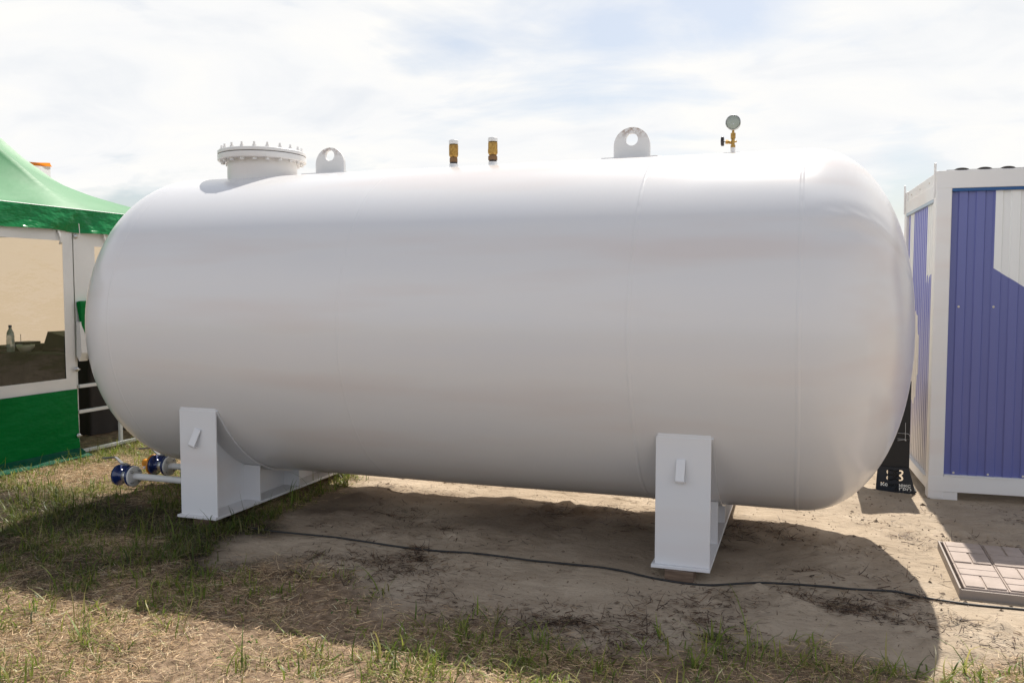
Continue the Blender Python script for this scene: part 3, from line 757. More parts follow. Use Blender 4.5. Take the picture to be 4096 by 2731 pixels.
m = CB()
for (a_, c_) in ((.118, .152), (.166, .204)): m.box(a_-.07, c_-.07, .0005, .0035, .0625, .0645)
m.build('weld_slot', M_BRONZE, cab)
# profiled front sheet with its own printed colours (blue, white polygon at the upper right)
m = CB(); per = .1185; xa = .112; z0, z1 = .183, 2.345; d_ = .010
xs_ = [xa]
k = 0
while xs_[-1] < W_-.115:
    for dx_ in (.0455, .0085, .0558, .0087): xs_.append(min(xs_[-1]+dx_, W_-.112))
dep = lambda i: (.040, .040, .040-d_, .040-d_)[i % 4]
def wpoly(xx):                                    # lower edge of the white polygon
    xx += .0
    if xx < .411: return 9
    return 1.762 - (xx-.417)*.667 if xx < 1.4 else 9
brk = sorted(set(xs_ + [.411]))
prof_y = lambda xx: np.interp(xx, xs_, [dep(i) for i in range(len(xs_))])
for a_, c_ in zip(brk[:-1], brk[1:]):
    if c_-a_ < 1e-5: continue
    ya, yc = float(prof_y(a_)), float(prof_y(c_))
    mid = (a_+c_)/2
    if wpoly(mid) > 5:
        m.cur = 0; m.add([(a_, ya, z0), (c_, yc, z0), (c_, yc, z1), (a_, ya, z1)], [(0, 1, 2, 3)])
    else:
        za, zc = wpoly(max(a_, .4111)), wpoly(min(c_, 1.3999))
        m.cur = 0; m.add([(a_, ya, z0), (c_, yc, z0), (c_, yc, zc), (a_, ya, za)], [(0, 1, 2, 3)])
        m.cur = 1; m.add([(a_, ya, za), (c_, yc, zc), (c_, yc, z1), (a_, ya, z1)], [(0, 1, 2, 3)])
m.build('wall_panel', [M_PBLUE, M_PWHITE], cab)
CB().box(.111, W_-.111, .006, .05, 2.345, 2.3675).build('top_trim', M_STRIP, cab)
CB().box(.111, W_-.111, -.004, .052, .1765, .1885).build('sill', M_WHITE, cab, .002)
sc_ = None
for zz in (.203, 1.477):
    for k in range(10):
        xx = .112+.070+k*.237
        if xx > W_-.15: break
        CB().lathe([(.001, -.0035), (.006, -.0035), (.0085, 0)], (xx, .040-d_-.001, zz), 'Y', 14).build('screw_cap', M_CREAM, cab)
# side sheet
m = CB(); v_ = []; ys2 = []; yy = .112; i = 0
while yy < D_-.112:
    ys2.append((yy, (.036, .036, .018, .018)[i % 4])); yy += (.030, .012, .030, .012)[i % 4]; i += 1
for (yy, xx) in ys2: v_ += [(xx, yy, .155), (xx, yy, 2.275)]
m.add(v_, [(2*i, 2*i+1, 2*i+3, 2*i+2) for i in range(len(ys2)-1)]); m.build('side_panel', M_SIDE, cab)
CB().box(-.002, .05, .111, D_-.111, 2.276, 2.2995).build('side_trim', M_LSTRIP, cab)
CB().box(-.014, .05, .111, D_-.111, .1505, .158).build('side_sill', M_WHITE, cab)
m = CB(); v_ = []; fr = 0
n_ = 240
for i in range(n_+1):
    xx = .07+(W_-.14)*i/n_; s_ = (max(0, math.sin(2*PI*(xx/.155)+.9)+.35)/1.35)**.45
    zz = H_+.006+.014*s_
    v_ += [(xx, .012, zz), (xx, D_-.05, zz-.02), (xx, .012, H_+.0005)]
m.add(v_, [(3*i, 3*i+3, 3*i+4, 3*i+1) for i in range(n_)] + [(3*i+2, 3*i+5, 3*i+3, 3*i) for i in range(n_)], False)
m.build('roof_sheet', M_TILE, cab)
m = CB()
for (yy, zz) in ((.35, 2.45), (.78, 2.45), (1.2, 2.45)): m.box(.006, .0105, yy, yy+.012, zz-.006, zz+.006)
m.build('rivets', M_CREAM, cab)

# ------------------------------------------------------------------ black display stand with the cut-out sign
st = thing('display_stand', 'black display stand with cut out navy sign between tank and cabin', 'stand', (.68, 7.33, 0))
sx0, sx1, sy = .515, .845, 7.300
def slab(x0, x1, z0, z1):
    m = MB(); m.prism([(x0, z0), (x1+.01, z0-.0), (x1-.045, z1), (x0+.012, z1)], lambda u, v, t: (u, sy+t, v), 0, .004); return m
plate = slab(.548, .834, -.01, .200).build('sign_plate', M_NAVY)
def cutter(obj_target, cut):
    md = obj_target.modifiers.new('cut', 'BOOLEAN'); md.operation = 'DIFFERENCE'; md.object = cut; md.solver = 'EXACT'
    try: md.use_self = True
    except Exception: pass
tmp = []
def text_cut(txt, size, x, z):
    cu = bpy.data.curves.new('letters', 'FONT'); cu.body = txt; cu.size = size; cu.extrude = .02; cu.offset = size*.026
    cu.align_x = 'RIGHT'; cu.resolution_u = 3
    o = bpy.data.objects.new('letters', cu); COL.objects.link(o)
    o.location = (x, sy, z); o.rotation_euler = (PI/2, 0, 0); o.scale = (1.22, 1, 1); tmp.append(o)
    bpy.context.view_layer.update()
    dg = bpy.context.evaluated_depsgraph_get()
    me_ = bpy.data.meshes.new_from_object(o.evaluated_get(dg))
    import bmesh
    bm = bmesh.new(); bm.from_mesh(me_); bmesh.ops.remove_doubles(bm, verts=bm.verts[:], dist=1e-6)
    bmesh.ops.recalc_face_normals(bm, faces=bm.faces[:]); bm.to_mesh(me_); bm.free()
    o2 = bpy.data.objects.new('letters', me_); COL.objects.link(o2); o2.matrix_world = o.matrix_world.copy(); tmp.append(o2)
    return o2
cuts = [text_cut('Комплекс', .0375, .806, .0480), text_cut('АГРО', .0385, .811, .0130)]
def loop_cut(cx, cz, a, b, rot, w):
    n = 28; m = MB(); O_ = []; I_ = []
    for i in range(n):
        t = 2*PI*i/n
        for lst, k in ((O_, 0), (I_, -w)):
            u, v = (a+k)*math.cos(t), (b+k)*math.sin(t)
            lst.append((cx+u*math.cos(rot)-v*math.sin(rot), cz+u*math.sin(rot)+v*math.cos(rot)))
    vs = [(u, sy-.01, v) for u, v in O_]+[(u, sy-.01, v) for u, v in I_]+[(u, sy+.02, v) for u, v in O_]+[(u, sy+.02, v) for u, v in I_]
    fs = []
    for i in range(n):
        j = (i+1) % n
        fs += [(i, j, n+j, n+i), (2*n+i, 3*n+i, 3*n+j, 2*n+j), (i, 2*n+i, 2*n+j, j), (n+i, n+j, 3*n+j, 3*n+i)]
    m.add(vs, fs); o = m.build('loop', M_NAVY); tmp.append(o); return o
lx_, lz_ = .688, .138
for k in range(4):
    a_ = PI/4+k*PI/2
    cuts.append(loop_cut(lx_+.032*math.cos(a_), lz_+.024*math.sin(a_), .040, .026, a_*.0+(.35 if k % 2 == 0 else -.35), .0125))
for c_ in cuts: cutter(plate, c_)
bpy.context.view_layer.update()
dg = bpy.context.evaluated_depsgraph_get()
try:
    nm = bpy.data.meshes.new_from_object(plate.evaluated_get(dg))
    plate.modifiers.clear()
    if len(nm.polygons) > 50: plate.data = nm
except Exception: plate.modifiers.clear()
for o in tmp: bpy.data.objects.remove(o, do_unlink=True)
adopt(plate, st)
MB().box(.640, .722, 7.33, 7.36, -.01, .1755).build('post', M_BLACK, st)
MB().box(.40, .792, 7.32, 7.42, .176, .89).build('cabinet', M_BLACK, st, bevel=.006)
MB().box(.50, .855, 7.36, 7.60, -.012, .008).build('base_sheet', M_BLACK, st)
m = MB(); m.tube([(.70, 7.31, .475), (.775, 7.29, .475), (.785, 7.29, .465), (.785, 7.29, .43), (.70, 7.30, .432)], .0022, 6)
m.tube([(.755, 7.305, .56), (.755, 7.29, .43)], .0022, 6); m.tube([(.755, 7.29, .43), (.70, 7.29, .418)], .0022, 6); m.lathe([(.001, -.007), (.006, -.004), (.006, .004), (.001, .007)], (.757, 7.288, .423), 'Z', 10)
m.build('wire_holder', M_STEEL, st)

# ------------------------------------------------------------------ paving tray with tile mats
ta = math.radians(1.0)
tray = thing('paving_tray', 'low grey metal tray on the sand holding pinkish paving mats', 'tray', (.783, 4.885, 0), -ta)
TM = Matrix.Translation((.783, 4.885, 0)) @ Matrix.Rotation(-ta, 4, 'Z')
class TB(MB):
    def build(s, name, m, parent, bevel=0.0, loc=(0, 0, 0)):
        o = MB.build(s, name, m, None, bevel); o.parent = parent; return o
TW, TD = .90, .90
TB().box(0, .010, 0, TD, -.02, .050).build('side_wall', M_TRAY, tray, .001)
TB().box(.0102, TW-.0002, 0, .010, -.02, .042).build('front_wall', M_TRAY, tray, .001)
TB().box(TW, TW+.010, 0, TD, -.02, .050).build('side_wall', M_TRAY, tray, .001)
TB().box(.0102, TW-.0002, TD-.01, TD, -.02, .046).build('back_wall', M_TRAY, tray, .001)
TB().box(.0102, TW-.0002, .0102, TD-.0102, .004, .012).build('floor_plate', M_TRAY, tray)
cw, rd = .206, .425
row_name = ['front', 'back']
pos = {(0, 0): 'pale paving mat at the front left corner of the tray', (1, 0): 'pale paving mat in the front row right of the corner mat',
       (0, 1): 'paving mat at the back left corner, crossed by the shadow edge', (1, 1): 'shaded paving mat in the back row right of the corner mat'}
for r_ in range(2):
    for c_ in range(4):
        ox, oy = .026+c_*(cw+.003), .020+r_*(rd+.008); zt = .058
        m = MB(); m.box(ox, ox+cw, oy, oy+rd, .0125, zt-.008, TM)
        g_ = .010; fl = (c_ % 2 == 1)
        hd = (rd-.022)
        cells = []
        ysq = hd*.47; bar = (hd-ysq-2*g_)/2
        yb = oy+.011
        if not fl:
            cells += [(ox+.009, ox+cw/2-g_/2, yb, yb+ysq), (ox+cw/2+g_/2, ox+cw-.007, yb, yb+ysq)]
            cells += [(ox+.009, ox+cw-.007, yb+ysq+g_, yb+ysq+g_+bar), (ox+.009, ox+cw-.007, yb+ysq+2*g_+bar, yb+hd)]
        else:
            cells += [(ox+.007, ox+cw-.007, yb, yb+bar), (ox+.007, ox+cw-.007, yb+bar+g_, yb+2*bar+g_)]
            cells += [(ox+.007, ox+cw/2-g_/2, yb+2*bar+2*g_, yb+hd), (ox+cw/2+g_/2, ox+cw-.007, yb+2*bar+2*g_, yb+hd)]
        for (a_, b_, c2, d2) in cells: m.box(a_, b_, c2, d2, zt-.0078, zt+rng.uniform(-.0008, .0008), TM)
        o = m.build('paving_mat', M_PAVE, bevel=.003)
        lab = pos.get((c_, r_), 'paving mat of the %s row at the far right side of the tray, %s' % (row_name[r_], 'inner one' if c_ == 2 else 'outermost one'))
        tag(o, lab, 'paving mat', 'paving mats in the metal tray')

# ------------------------------------------------------------------ green pavilion tent on the left
tent = thing('pavilion_tent', 'green and white pavilion tent with clear windows left of the tank', 'tent', (-9.4, 6.4, 0))
X0, YA, YB, XB = -6.62, 3.44, 9.3, -12.18
PK = (-9.4, 6.38, 4.7)
corner_prof = [(0, 2.38), (.4, 2.585), (.489, 2.70), (.564, 2.84), (.652, 3.11), (.731, 3.42), (1, 4.7)]
mid_prof = [(0, 2.372), (.054, 2.47), (.155, 2.66), (.249, 2.85), (.344, 3.03), (1, 4.7)]
cz_ = lambda t: float(np.interp(t, [p[0] for p in corner_prof], [p[1] for p in corner_prof]))
mz_ = lambda t: float(np.interp(t, [p[0] for p in mid_prof], [p[1] for p in mid_prof]))
def facet(A, C):
    m = MB(); ns, nt = 96, 40; v_ = []
    for j in range(nt+1):
        t = j/nt
        for i in range(ns+1):
            s_ = i/ns
            bx, by = A[0]+(C[0]-A[0])*s_, A[1]+(C[1]-A[1])*s_
            k = abs(2*s_-1)                                  # 1 at the corners, 0 at the middle pole
            kk = .5*k**.55 + .5*(1-(1-k)**2)
            z = mz_(t)*(1-kk) + cz_(t)*kk
            z += -.018*math.sin(PI*k)*(1-t) if t > 0 else 0
            z += .010*math.sin(k*26)*math.exp(-t*9)*(1 if t > 0 else 0)
            v_.append((bx+(PK[0]-bx)*t, by+(PK[1]-by)*t, z))
    m.add(v_, [(j*(ns+1)+i, j*(ns+1)+i+1, (j+1)*(ns+1)+i+1, (j+1)*(ns+1)+i) for j in range(nt) for i in range(ns)], True)
    return m
cs = [(X0-.03, YA), (X0-.03, YB), (XB, YB), (XB, YA)]
m = MB()
for k in range(4):
    q = facet(cs[k], cs[(k+1) % 4]); m.add(q.v, q.f, True)
m.build('roof_cover', M_ROOF, tent)
# welted edge of the roof above the valance
m = MB(); m.tube([(X0-.022, YA+(YB-YA)*i/60, 2.377) for i in range(61)], .006, 6); m.build('roof_welt', M_TWHITE, tent)
# valance with folds, gathered at the middle pole
def valance(A, C, nrm):
    m = MB(); ns, nt = 220, 8; v_ = []; Ln = math.hypot(C[0]-A[0], C[1]-A[1])
    for j in range(nt+1):
        t = j/nt
        for i in range(ns+1):
            s_ = i/ns; d = s_*Ln; k = abs(d-Ln*.498)
            f = .012*math.sin(d*5.1+1.2*math.sin(d*2.3)+t*2.6)*t + .018*math.sin(d*9+t*4)*t*math.exp(-k*1.3) - .022*math.exp(-(k/.05)**2)*t + .02*t
            f += .010*t*math.sin(k*38-t*5)*math.exp(-k*3) + .022
            z = 2.372 - t*(.215+.012*math.exp(-(k/.15)**2)+.006*math.sin(d*4.2))
            v_.append((A[0]+(C[0]-A[0])*s_+nrm[0]*f, A[1]+(C[1]-A[1])*s_+nrm[1]*f, z))
    m.add(v_, [(j*(ns+1)+i, j*(ns+1)+i+1, (j+1)*(ns+1)+i+1, (j+1)*(ns+1)+i) for j in range(nt) for i in range(ns)], True)
    return m
m = valance((X0, YA), (X0, YB), (1, 0)); 
q = valance((XB, YA), (X0, YA), (0, -1)); m.add(q.v, q.f, True)
m.build('valance', M_VAL, tent)
# frame
YC = 6.33
for (px, py) in ((X0-.07, YA+.05), (X0-.07, YC+.02), (X0-.07, YB-.05), (XB+.05, YA+.05), (XB+.05, YB-.05)):
    MB().box(px-.03, px+.03, py-.03, py+.03, -.02, 2.33).build('pole', M_ALU, tent, bevel=.004)
MB().box(X0-.10, X0-.04, YA, YB, 2.331, 2.366).build('eave_rail', M_ALU, tent)
# near window wall (left bay): white border, green skirt, clear window
wx = X0-.012; ya, yb = YA+.02, YC
wy0, wy1, wz0, wz1 = YA+.35, 6.215, .765, 2.066
def folded(y0, y1, z0, z1, ny, nz, amp, x=wx, ph=0.0):
    m = MB(); v_ = []
    for j in range(nz+1):
        for i in range(ny+1):
            yy = y0+(y1-y0)*i/ny; zz = z0+(z1-z0)*j/nz
            f = amp*(math.sin(yy*4.1+zz*3.3+ph)+.6*math.sin(yy*7.7-zz*6.1+ph*2))
            v_.append((x+f, yy, zz))
    m.add(v_, [(j*(ny+1)+i, j*(ny+1)+i+1, (j+1)*(ny+1)+i+1, (j+1)*(ny+1)+i) for j in range(nz) for i in range(ny)], True)
    return m
m = MB()
for (a_, c_, e, f) in ((ya, yb, wz1, 2.33), (ya, yb, .655, wz0), (ya, wy0, wz0, wz1), (wy1, yb, wz0, wz1)):
    q = folded(a_, c_, e, f, 24, 12, .003); m.add(q.v, q.f, True)
wall = m.build('wall_cover', M_TWHITE, tent)
folded(wy0-.01, wy1+.01, wz0-.01, wz1+.01, 30, 20, .003, wx-.006, .4).build('clear_window', M_CLEAR, wall)
folded(ya, yb+.004, .085, .6548, 60, 30, .008, wx+.012, 1.0).build('green_skirt', M_GREEN, wall)
m = MB(); v_ = []                                     # the skirt's loose hem lying on the grass
for i in range(41):
    yy = ya+(yb+.01-ya)*i/40; w_ = .01*math.sin(yy*9)
    v_ += [(wx+.012+.008*(math.sin(yy*4.1+.28+1)+.6*math.sin(yy*7.7-.52+2)), yy, .0852), (wx+.09+w_, yy, .035+.01*math.sin(yy*13)), (wx+.17+w_, yy, .022)]
m.add(v_, [(3*i+j, 3*i+3+j, 3*i+4+j, 3*i+1+j) for i in range(40) for j in range(2)], True)
m.build('skirt_hem', M_HEM, wall)
# far bay: short upper wall with a window, rolled up cover, open below
m = MB(); y2a, y2b = YC+.012, YB-.05
for (a_, c_, e, f) in ((y2a, y2b, 2.03, 2.33), (y2a, y2b, .95, 1.12), (y2a, 6.60, 1.12, 2.03), (8.95, y2b, 1.12, 2.03)):
    q = folded(a_, c_, e, f, 20, 10, .003, wx, 2.0); m.add(q.v, q.f, True)
wall2 = m.build('wall_cover', M_TWHITE, tent)
folded(6.59, 8.96, 1.11, 2.04, 30, 16, .003, wx-.006, 1.4).build('clear_window', M_CLEAR, wall2)
m = MB(); pr = [(-.012, 1.49), (.03, 1.50), (.040, 1.48), (.032, 1.27), (.05, 1.05), (.03, 1.04), (.012, 1.26), (-.01, 1.46)]
m.prism(pr, lambda u, v, t: (wx+.02+u, YC+.02+t + max(0, 1.30-v)*.42*(1 if t < .1 else .2), v), 0, .75)
m.build('rolled_cover', M_GREEN, tent)
m = MB(); v_ = []
m.lathe([(.05, 0), (.055, .02), (.055, .75)], (wx+.035, YC+.10, .985), 'Y', 24)
m.prism([(-.02, 1.30), (.02, 1.30), (.035, 1.0), (.0, .92), (-.03, .98)], lambda u, v, t: (wx+.03+u, YC+.012+t, v), 0, .10)
m.build('cover_roll', M_TWHITE, tent)
for (yy, zz) in ((YC+.022, 2.115), (YC-.012, .845), (YC-.012, .205)):
    m = MB(); m.lathe([(.001, .014), (.016, .012), (.022, .004), (.024, 0)], (X0+.012, yy, zz), 'X', 20); m.box(X0+.014, X0+.030, yy-.006, yy+.022, zz-.004, zz+.004)
    m.build('buckle', M_STEEL, tent)
MB().tube([(X0+.045, YC+.03, 2.235), (X0+.04, YC+.04, 2.18), (X0+.03, YC+.05, 2.12)], .004, 6).build('tension_cord', M_TWHITE, tent)
for yy in (6.16, 6.70):
    m = MB(); m.prism([(0, 2.16), (.014, 2.16), (.02, 2.10), (.012, 2.05), (-.01, 2.03), (-.006, 2.045), (.006, 2.06), (.008, 2.10)], lambda u, v, t: (X0+.0+u, yy+t+(2.1-v)*.25, v), 0, .024)
    m.build('strap', M_TWHITE, tent)
# rails of the open bay
for (zz, x_) in ((.675, 0), (.425, -.02), (.050, .03)):
    MB().box(X0-.03+x_, X0+.0+x_, YC+.03, YB, zz-.016, zz+.016).build('rail', M_ALU, tent, bevel=.003)
MB().box(X0-.005, X0+.025, 6.83, 6.862, .067, .70).build('rail_post', M_ALU, tent, bevel=.003)
# back and side walls: sunlit translucent sheet above, green skirt below
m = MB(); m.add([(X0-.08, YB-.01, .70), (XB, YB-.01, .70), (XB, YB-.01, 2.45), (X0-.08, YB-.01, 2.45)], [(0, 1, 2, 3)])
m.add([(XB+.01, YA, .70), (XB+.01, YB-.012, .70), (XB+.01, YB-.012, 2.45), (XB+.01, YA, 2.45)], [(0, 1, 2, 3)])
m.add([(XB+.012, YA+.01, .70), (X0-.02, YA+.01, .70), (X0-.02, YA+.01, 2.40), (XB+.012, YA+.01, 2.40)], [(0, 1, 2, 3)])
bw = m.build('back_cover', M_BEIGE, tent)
m = MB(); m.box(XB+.02, X0-.02, YB-.015, YB-.009, .0, .6995).box(XB+.006, XB+.012, YA+.02, YB-.02, .0, .6995).box(XB+.02, X0-.02, YA+.004, YA+.009, 0, .6995)
m.build('back_skirt', M_GREEN, bw)
# things inside the tent
tb = thing('tent_table', 'long table under a dark brown cloth seen through the tent window', 'table', (-8.4, 7.55, 0))
MB().box(-10.2, -7.35, 7.2, 7.95, .86, .90).build('tabletop', M_DARKCLOTH, tb, bevel=.01)
m = MB(); v_ = []; per_ = [(-10.2, 7.19), (-7.34, 7.19), (-7.34, 7.96)]
for i in range(121):
    d = i/120*3.63
    px, py = (-10.2+d, 7.185) if d < 2.86 else (-7.335, 7.19+(d-2.86))
    f = .02*math.sin(d*21)
    v_ += [(px+(f if d >= 2.86 else 0), py+(f if d < 2.86 else 0)-.0, .02), (px, py, .895)]
m.add(v_, [(2*i, 2*i+2, 2*i+3, 2*i+1) for i in range(120)], True); m.build('cloth_drop', M_DARKCLOTH, tb)
for (px, py) in ((-7.42, 7.26), (-7.42, 7.88), (-10.1, 7.26), (-10.1, 7.88)): MB().box(px-.02, px+.02, py-.02, py+.02, 0, .86).build('leg', M_STEEL, tb)
M_BOTTLE = mat('clear_bottle_plastic', (.75, .78, .8), .15); N, L, b = nodes(M_BOTTLE); b.inputs['Transmission Weight'].default_value = .6
M_CAPB = mat('blue_cap', (.01, .03, .12), .4); M_BOX = mat('dark_leather', (.03, .02, .018), .5)
bt = thing('water_bottle', 'clear plastic water bottle with dark cap on the tent table', 'bottle', (-8.60, 7.30, .90))
MB().lathe([(.001, .9005), (.038, .9005), (.042, .912), (.042, 1.03), (.040, 1.05), (.042, 1.07), (.036, 1.12), (.016, 1.165), (.015, 1.18), (.001, 1.18)], (-8.60, 7.30, 0), 'Z', 24).build('bottle_body', M_BOTTLE, bt)
MB().cyl((-8.60, 7.30, 1.1805), (-8.60, 7.30, 1.205), .018, n=16).build('bottle_cap', M_CAPB, bt)
m = MB(); m.prism([(-8.36, .901), (-7.95, .901), (-7.95, 1.06), (-8.26, 1.13)], lambda u, v, t: (u, 7.5+t, v), 0, .25)
tag(m.build('bag', M_BOX, bevel=.01), 'dark slanted leather bag standing on the tent table', 'bag')
m = MB(); m.box(-8.66, -8.42, 7.35, 7.6, .901, .985).box(-8.64, -8.46, 7.37, 7.58, .9845, 1.01)
tag(m.build('dark_box', M_BLACKPL, bevel=.004), 'small black box pile between bottle and bag on the tent table', 'box')
tag(MB().cyl((-8.56, 7.4, 1.0105), (-8.56, 7.4, 1.09), .003, n=8).cyl((-8.56, 7.4, 1.0895), (-8.56, 7.4, 1.095), .005, n=8).build('pen', M_BLACKPL), 'thin dark upright pen standing behind the box pile', 'pen')
tag(MB().lathe([(.001, .9005), (.05, .9005), (.085, .95), (.095, .985), (.089, .985), (.08, .955), (.001, .915)], (-8.40, 7.32, 0), 'Z', 28).build('bowl', mat('pale_bowl', (.55, .52, .47), .4)), 'pale round bowl on the tent table between box pile and bag', 'bowl')
m = MB(); m.box(-8.95, -8.70, 7.32, 7.55, .901, .93).box(-8.93, -8.72, 7.34, 7.53, .9295, .962)
tag(m.build('folder_stack', mat('brown_folders', (.10, .07, .05), .6), bevel=.003), 'low brown stack of folders left of the bottle on the tent table', 'folders')
ch = thing('folding_chair', 'dark folding chair inside the open bay of the tent', 'chair', (-7.5, 8.0, 0))
for (a_, b_) in (((-7.6, 7.9, 0), (-7.35, 8.25, .62)), ((-7.35, 7.9, .0), (-7.6, 8.25, .62)), ((-7.2, 8.25, .0), (-7.28, 8.2, .75))): MB().cyl(a_, b_, .014, n=10).build('leg', M_STEEL, ch)
MB().box(-7.65, -7.25, 7.95, 8.3, .45, .48).build('seat', M_DARKIN, ch, bevel=.008)
MB().box(-7.65, -7.25, 8.28, 8.31, .60, .85).build('backrest', M_DARKIN, ch, bevel=.008)
# flag behind the tent
fl = thing('flag', 'flag with an orange top band above white behind the tent roof', 'flag', (-15.1, 13, 0))
MB().cyl((-15.1, 13, 0), (-15.1, 13, 4.19), .02, n=12).build('pole', M_ALU, fl)
M_FO = vinyl('orange_flag_cloth', (.62, .17, .012), .6, .4, .1, (.95, .30, .03)); M_FW = vinyl('white_flag_cloth', (.7, .7, .72), .6, .35, .1, (.85, .85, .88))
def cloth(z0, z1, mt, nm):
    m = MB(); v_ = []
    for j in range(9):
        for i in range(13):
            u = i/12; v_.append((-15.08+1.0*u, 13+.03*math.sin(u*9+j*.3), z0+(z1-z0)*j/8-.09*u))
    m.add(v_, [(j*13+i, j*13+i+1, (j+1)*13+i+1, (j+1)*13+i) for j in range(8) for i in range(12)], True); return m.build(nm, mt, fl)
cloth(4.115, 4.185, M_FO, 'orange_band'); cloth(3.3, 4.1148, M_FW, 'white_band')

# ------------------------------------------------------------------ light, sky, camera
EL = math.radians(53.3)
sdir = Vector((-.012, math.cos(EL), math.sin(EL))).normalized()
sun = bpy.data.lights.new('sun', 'SUN'); sun.energy = 5.0; sun.angle = math.radians(.53); sun.color = (1.0, .945, .86)
so = bpy.data.objects.new('sun', sun); COL.objects.link(so); so.rotation_euler = sdir.to_track_quat('Z', 'Y').to_euler(); so.location = (0, 20, 30)
w = bpy.data.worlds.new('World'); SC.world = w; w.use_nodes = True
N, L = w.node_tree.nodes, w.node_tree.links
bg = N['Background']; out = N['World Output']
sky = N.new('ShaderNodeTexSky'); sky.sky_type = 'NISHITA'; sky.sun_disc = False
sky.sun_elevation = EL; sky.sun_rotation = math.atan2(sdir.x, sdir.y); sky.dust_density = 2.0; sky.air_density = 1.0
L.new(sky.outputs[0], bg.inputs['Color']); bg.inputs['Strength'].default_value = .060
def wm(op, a, b2=0.0, c=None, clamp=False):
    x = N.new('ShaderNodeMath'); x.operation = op; x.use_clamp = clamp
    for s, v in zip(x.inputs, (a, b2, c)):
        if v is None: continue
        if hasattr(v, 'is_output'): L.new(v, s)
        else: s.default_value = v
    return x.outputs[0]
tc = N.new('ShaderNodeTexCoord'); sp = N.new('ShaderNodeSeparateXYZ'); L.new(tc.outputs['Generated'], sp.inputs[0])
den = wm('ADD', wm('MAXIMUM', sp.outputs[2], 0.0), .16)
cb = N.new('ShaderNodeCombineXYZ')
L.new(wm('DIVIDE', sp.outputs[0], den), cb.inputs[0]); L.new(wm('DIVIDE', sp.outputs[1], den), cb.inputs[1])
def wnoise(scale, det, sc, off=(0, 0, 0), dist=0.0):
    mp = N.new('ShaderNodeMapping'); mp.inputs['Scale'].default_value = sc; mp.inputs['Location'].default_value = off
    L.new(cb.outputs[0], mp.inputs[0]); n = N.new('ShaderNodeTexNoise'); n.inputs['Scale'].default_value = scale; n.inputs['Detail'].default_value = det
    n.inputs['Roughness'].default_value = .55; n.inputs['Distortion'].default_value = dist; L.new(mp.outputs[0], n.inputs['Vector']); return n.outputs['Fac']
def wramp(src, stops):
    r = N.new('ShaderNodeValToRGB'); el = r.color_ramp.elements
    while len(el) < len(stops): el.new(.5)
    for e, (p_, v) in zip(el, stops): e.position = p_; e.color = (v, v, v, 1) if not isinstance(v, tuple) else (*v, 1)
    L.new(src, r.inputs['Fac']); return r.outputs['Color']
def blob(d, k):                                       # 1 in the direction d, falling off around it
    v = N.new('ShaderNodeVectorMath'); v.operation = 'DOT_PRODUCT'; L.new(tc.outputs['Generated'], v.inputs[0]); v.inputs[1].default_value = Vector(d).normalized()
    return wm('POWER', wm('MAXIMUM', v.outputs['Value'], 0.0), k)
n1 = wnoise(1.05, 8, (.75, 1.0, 1), (3.1, .7, 0), 1.0)
n2 = wnoise(3.0, 9, (.9, 1.0, 1), (1.1, 4.2, 0), .5)
cov = wm('ADD', wm('MULTIPLY', n1, .75), wm('MULTIPLY', n2, .35))
def vdir(px, py):                                     # compass bearing and height of a patch of open sky
    a, e = math.radians(px), math.radians(py); return (math.sin(a)*math.cos(e), math.cos(a)*math.cos(e), math.sin(e))
BLUE = [(vdir(-22, 18.5), 260, .22), (vdir(-13, 17.5), 240, .26), (vdir(-5, 18), 300, .20), (vdir(6, 6), 700, .42), (vdir(-43, 5), 300, .22), (vdir(-9, 9), 500, .08)]
for d, k, a_ in BLUE: cov = wm('SUBTRACT', cov, wm('MULTIPLY', blob(d, k), a_))
cov = wm('ADD', cov, wm('MULTIPLY', blob((-.2, .9, .25), 2.5), .12))
zen = N.new('ShaderNodeMapRange'); zen.interpolation_type = 'SMOOTHSTEP'; L.new(sp.outputs[2], zen.inputs['Value'])
zen.inputs['From Min'].default_value = .36; zen.inputs['From Max'].default_value = .72       # cloud deck thinned overhead, out of view, to deepen the ground shade
mask = wm('MULTIPLY', wramp(cov, [(.36, 0.0), (.56, 1.0)]), wm('MULTIPLY_ADD', zen.outputs[0], -.85, 1.0))
shade = wramp(wm('ADD', wm('MULTIPLY', wnoise(2.1, 8, (.8, 1.0, 1), (7.7, 2.2, 0), .7), .7), wm('MULTIPLY', n2, .3)), [(.33, (.85, .875, .91)), (.47, (.95, .955, .96)), (.60, (1.0, .99, .965))])
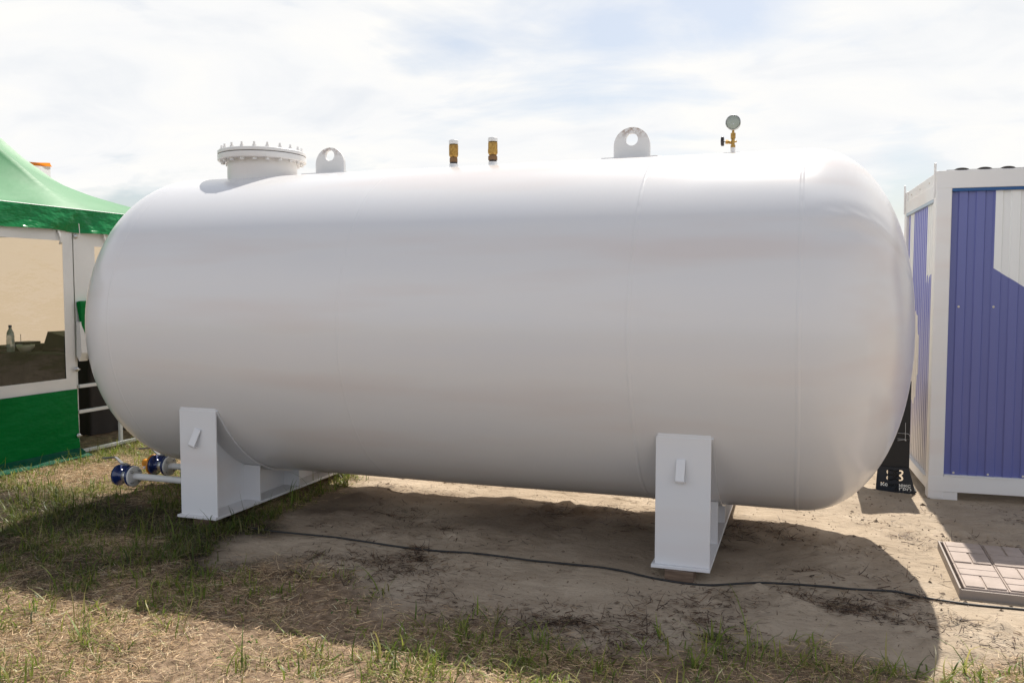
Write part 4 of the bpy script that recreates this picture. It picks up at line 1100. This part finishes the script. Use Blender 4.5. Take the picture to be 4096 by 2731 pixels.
bg2 = N.new('ShaderNodeBackground'); L.new(shade, bg2.inputs['Color']); bg2.inputs['Strength'].default_value = .80
rear = N.new('ShaderNodeMapRange'); rear.interpolation_type = 'SMOOTHSTEP'; L.new(sp.outputs[1], rear.inputs['Value'])
rear.inputs['From Min'].default_value = .25; rear.inputs['From Max'].default_value = -.5     # unseen clouds behind the camera, brightened to fill the tank's shaded side
cool = N.new('ShaderNodeMix'); cool.data_type = 'RGBA'; cool.blend_type = 'MULTIPLY'; L.new(rear.outputs[0], cool.inputs['Factor'])
L.new(shade, cool.inputs['A']); cool.inputs['B'].default_value = (.93, .97, 1.07, 1); L.new(cool.outputs['Result'], bg2.inputs['Color'])
L.new(wm('MULTIPLY_ADD', rear.outputs[0],   .17, .765), bg2.inputs['Strength'])
bg3 = N.new('ShaderNodeBackground'); bg3.inputs['Color'].default_value = (.90, .95, .97, 1); bg3.inputs['Strength'].default_value = .36
L.new(wm('MULTIPLY_ADD', zen.outputs[0], -.17, .22), bg3.inputs['Strength'])
add = N.new('ShaderNodeAddShader'); L.new(bg.outputs[0], add.inputs[0]); L.new(bg3.outputs[0], add.inputs[1])
mx = N.new('ShaderNodeMixShader'); L.new(mask, mx.inputs[0]); L.new(add.outputs[0], mx.inputs[1]); L.new(bg2.outputs[0], mx.inputs[2])
L.new(mx.outputs[0], out.inputs['Surface'])

cam = bpy.data.cameras.new('camera'); co = bpy.data.objects.new('camera', cam); COL.objects.link(co)
yaw, pit = math.radians(19.1), math.radians(3.43)
fw = Vector((-math.sin(yaw)*math.cos(pit), math.cos(yaw)*math.cos(pit), -math.sin(pit)))
co.location = (0, 0, 1.6); co.rotation_euler = fw.to_track_quat('-Z', 'Y').to_euler()
cam.sensor_width = 36; cam.lens = 1953/2352*36; cam.clip_end = 3000; cam.clip_start = .05
SC.camera = co
SC.view_settings.view_transform = 'Standard'; SC.view_settings.look = 'None'; SC.view_settings.gamma = 1; SC.view_settings.exposure = .40
SC.cycles.max_bounces = 8; SC.cycles.transparent_max_bounces = 8
